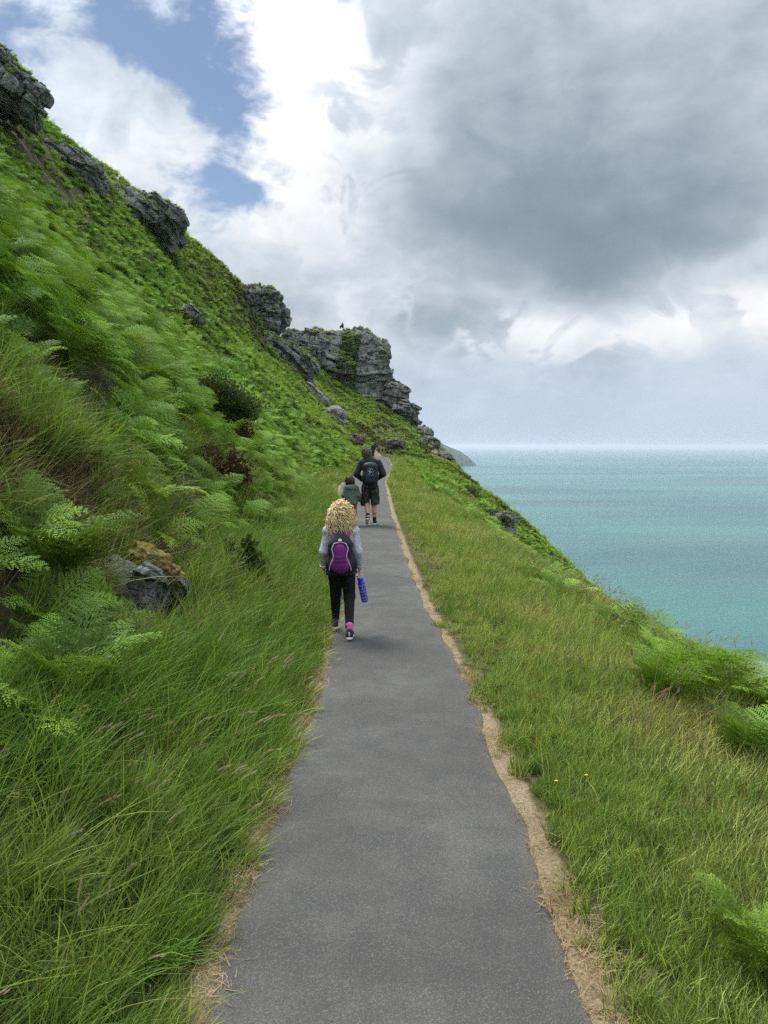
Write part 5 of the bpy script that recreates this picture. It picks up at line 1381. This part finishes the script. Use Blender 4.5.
# ------------------------------------------------------------------ sky and sun
SUN_AZ, SUN_EL = radians(-38), radians(56)
w = bpy.data.worlds.new('World'); SC.world = w; w.use_nodes = True
nt = w.node_tree; nt.nodes.clear()
wo = nt.nodes.new('ShaderNodeOutputWorld')
sky = nt.nodes.new('ShaderNodeTexSky'); sky.sky_type = 'NISHITA'; sky.sun_disc = False
sky.sun_elevation = SUN_EL; sky.sun_rotation = SUN_AZ; sky.air_density = 1.0; sky.dust_density = .4; sky.altitude = 120
bg1 = nt.nodes.new('ShaderNodeBackground'); bg1.inputs[1].default_value = .05
nt.links.new(sky.outputs[0], bg1.inputs[0])
D = nt.nodes.new('ShaderNodeTexCoord').outputs['Generated']
sep = nt.nodes.new('ShaderNodeSeparateXYZ'); nt.links.new(D, sep.inputs[0])
dx, dy, dz = (S(nt, sep.outputs[i]) for i in range(3))
az = dx._op('ARCTAN2', dy); el = dz._op('ARCSINE')
def azel(px, row):
    d = ray(px, row); d = d / np.linalg.norm(d)
    return math.atan2(d[0], d[1]), math.asin(d[2])
wn1 = nt.nodes.new('ShaderNodeTexNoise'); wn1.inputs['Scale'].default_value = 4.5; wn1.inputs['Detail'].default_value = 4
nt.links.new(D, wn1.inputs['Vector'])
wsep = nt.nodes.new('ShaderNodeSeparateColor'); nt.links.new(wn1.outputs['Color'], wsep.inputs[0])
wx = (S(nt, wsep.outputs[0]) - .5) * .26; wy = (S(nt, wsep.outputs[1]) - .5) * .2
azw, elw = az + wx, el + wy
def blob(px, row, sx, sy, warp=True, rot=0.0):
    a0, e0 = azel(px, row)
    A_, E_2 = (azw, elw) if warp else (az, el)
    a = A_ - a0; e = E_2 - e0
    if rot:
        c, s_ = cos(rot), sin(rot)
        a, e = a * c + e * s_, e * c - a * s_
    a = a / (sx / F); e = e / (sy / F)
    return ((a * a + e * e) * -1.0).exp()
Dv = vmul(nt, D, (1, 1, 1.7))
n_big = noise(nt, Dv, 3.2, 7, .55, .4)
n_mid = noise(nt, Dv, 7.5, 8, .58, .5)
n_fin = noise(nt, Dv, 19.0, 7, .6, .3)
# coverage: blue gaps at the upper left
gap = blob(205, 110, 42, 105) * 1.0 + blob(150, 30, 75, 38, rot=-.5) * .75 + blob(232, 185, 62, 30) * .7 + blob(338, 2, 28, 16) * .6 + blob(30, 40, 90, 60) * .5
streak = blob(135, 85, 26, 120, rot=.75) * .7 + blob(185, 120, 20, 60, rot=.5) * .35 + blob(235, 130, 14, 50, rot=.3) * .3 + blob(75, 125, 45, 22) * .9 + blob(208, 58, 9, 16) * .5
cover = (1.0 - gap * 1.08 + streak + (n_mid - .5) * 2.4 + (n_fin - .5) * 1.9 + el.step(.12, .03) * 2.0 + blob(560, 170, 260, 150) * 1.2).step(.12, .95)
# brightness of the cloud
white = blob(262, 60, 48, 62) * .6 + blob(345, 85, 75, 75) * .42 + blob(225, 190, 70, 40) * .25 + blob(330, 215, 70, 35) * .2 + blob(600, 318, 170, 22) * .2 + blob(750, 330, 60, 20) * .24 + blob(100, 120, 60, 45) * .22 + blob(720, 250, 70, 16) * .14
dark = blob(640, 222, 215, 50) * .34 + blob(455, 205, 130, 58) * .25 + blob(600, 150, 190, 50) * .16 + blob(700, 90, 150, 60) * .10 + blob(560, 40, 230, 60) * .13 + blob(330, 120, 38, 34) * .12 + blob(385, 60, 40, 40) * .14 + blob(640, 375, 190, 22) * .08 + blob(420, 330, 60, 30) * .06
n_bil = noise(nt, vmul(nt, D, (1, 1, 1.3)), 11.0, 6, .5, .6)
bil = (n_bil - .5)._op('ABSOLUTE') * -1.3 + .16
bright = white * .72 - dark * .92 + .57 + (n_big - .5) * .5 + ((n_mid - .5) * .62 + (n_fin - .5) * .3 + bil * 1.5 * white.clamp()) * (1.0 - dark * 1.35).clamp()
puff = n_bil.step(.46, .56) - .5
bright = bright + puff * ((white * 1.1).clamp() * .34 + blob(640, 318, 190, 26) * .26 + blob(460, 335, 110, 30) * .14 + blob(330, 100, 90, 90) * .2)
bright = bright - blob(90, 80, 110, 80) * .16
low = el.step(.085, .0)
bright = bright * (1.0 - low * .75) + low * .75 * .6
cr = nt.nodes.new('ShaderNodeValToRGB'); nt.links.new(bright.clamp().k, cr.inputs[0])
els = cr.color_ramp.elements
els[0].position = .0; els[0].color = (.19, .25, .305, 1)
els[1].position = 1.0; els[1].color = (.99, .99, .99, 1)
for p_, c_ in ((.22, (.29, .365, .43)), (.42, (.46, .53, .605)), (.62, (.66, .725, .80)), (.82, (.88, .90, .93))):
    e_ = els.new(p_); e_.color = (*c_, 1)
# cloud round the hidden sun and unseen sky overhead, brightened to add fill light
sv = (sin(SUN_AZ) * cos(SUN_EL), cos(SUN_AZ) * cos(SUN_EL), sin(SUN_EL))
dt = nt.nodes.new('ShaderNodeVectorMath'); dt.operation = 'DOT_PRODUCT'; nt.links.new(D, dt.inputs[0]); dt.inputs[1].default_value = sv
glow = ((S(nt, dt.outputs['Value']) - 1.0) * 15.0).exp() * 4.0
over = el.step(.6, 1.0) * 2.3
vs = nt.nodes.new('ShaderNodeVectorMath'); vs.operation = 'SCALE'; nt.links.new(mixc(nt, el.step(.17, .01) * .72, cr.outputs[0], (.50, .625, .78)), vs.inputs[0]); nt.links.new((glow + over + 1.0).k, vs.inputs['Scale'])
bg2 = nt.nodes.new('ShaderNodeBackground'); bg2.inputs[1].default_value = .51; nt.links.new(vs.outputs[0], bg2.inputs[0])
mx = nt.nodes.new('ShaderNodeMixShader'); nt.links.new(cover.k, mx.inputs[0]); nt.links.new(bg1.outputs[0], mx.inputs[1]); nt.links.new(bg2.outputs[0], mx.inputs[2])
nt.links.new(mx.outputs[0], wo.inputs[0])
w.cycles.sampling_method = 'MANUAL'; w.cycles.sample_map_resolution = 512

sl = bpy.data.lights.new('sun', 'SUN'); so = bpy.data.objects.new('sun', sl); COL.objects.link(so)
sl.energy = 1.9; sl.angle = radians(20); sl.color = (1.0, .95, .87)
so.rotation_euler = (pi / 2 - SUN_EL, 0, pi - SUN_AZ)
so.location = (0, 0, 300)

# ------------------------------------------------------------------ render settings
SC.view_settings.view_transform = 'Standard'; SC.view_settings.look = 'None'; SC.view_settings.gamma = 1.0
SC.view_settings.use_curve_mapping = False
SC.view_settings.exposure = 1.0
cy = SC.cycles
cy.max_bounces = 4; cy.diffuse_bounces = 2; cy.glossy_bounces = 2; cy.transmission_bounces = 3; cy.volume_bounces = 0; cy.transparent_max_bounces = 4
cy.use_denoising = False; cy.denoiser = 'OPENIMAGEDENOISE'; cy.denoising_prefilter = 'NONE'; cy.denoising_input_passes = 'RGB_ALBEDO_NORMAL'
cy.use_adaptive_sampling = False
cy.sample_clamp_indirect = 3.0; cy.sample_clamp_direct = 2.5
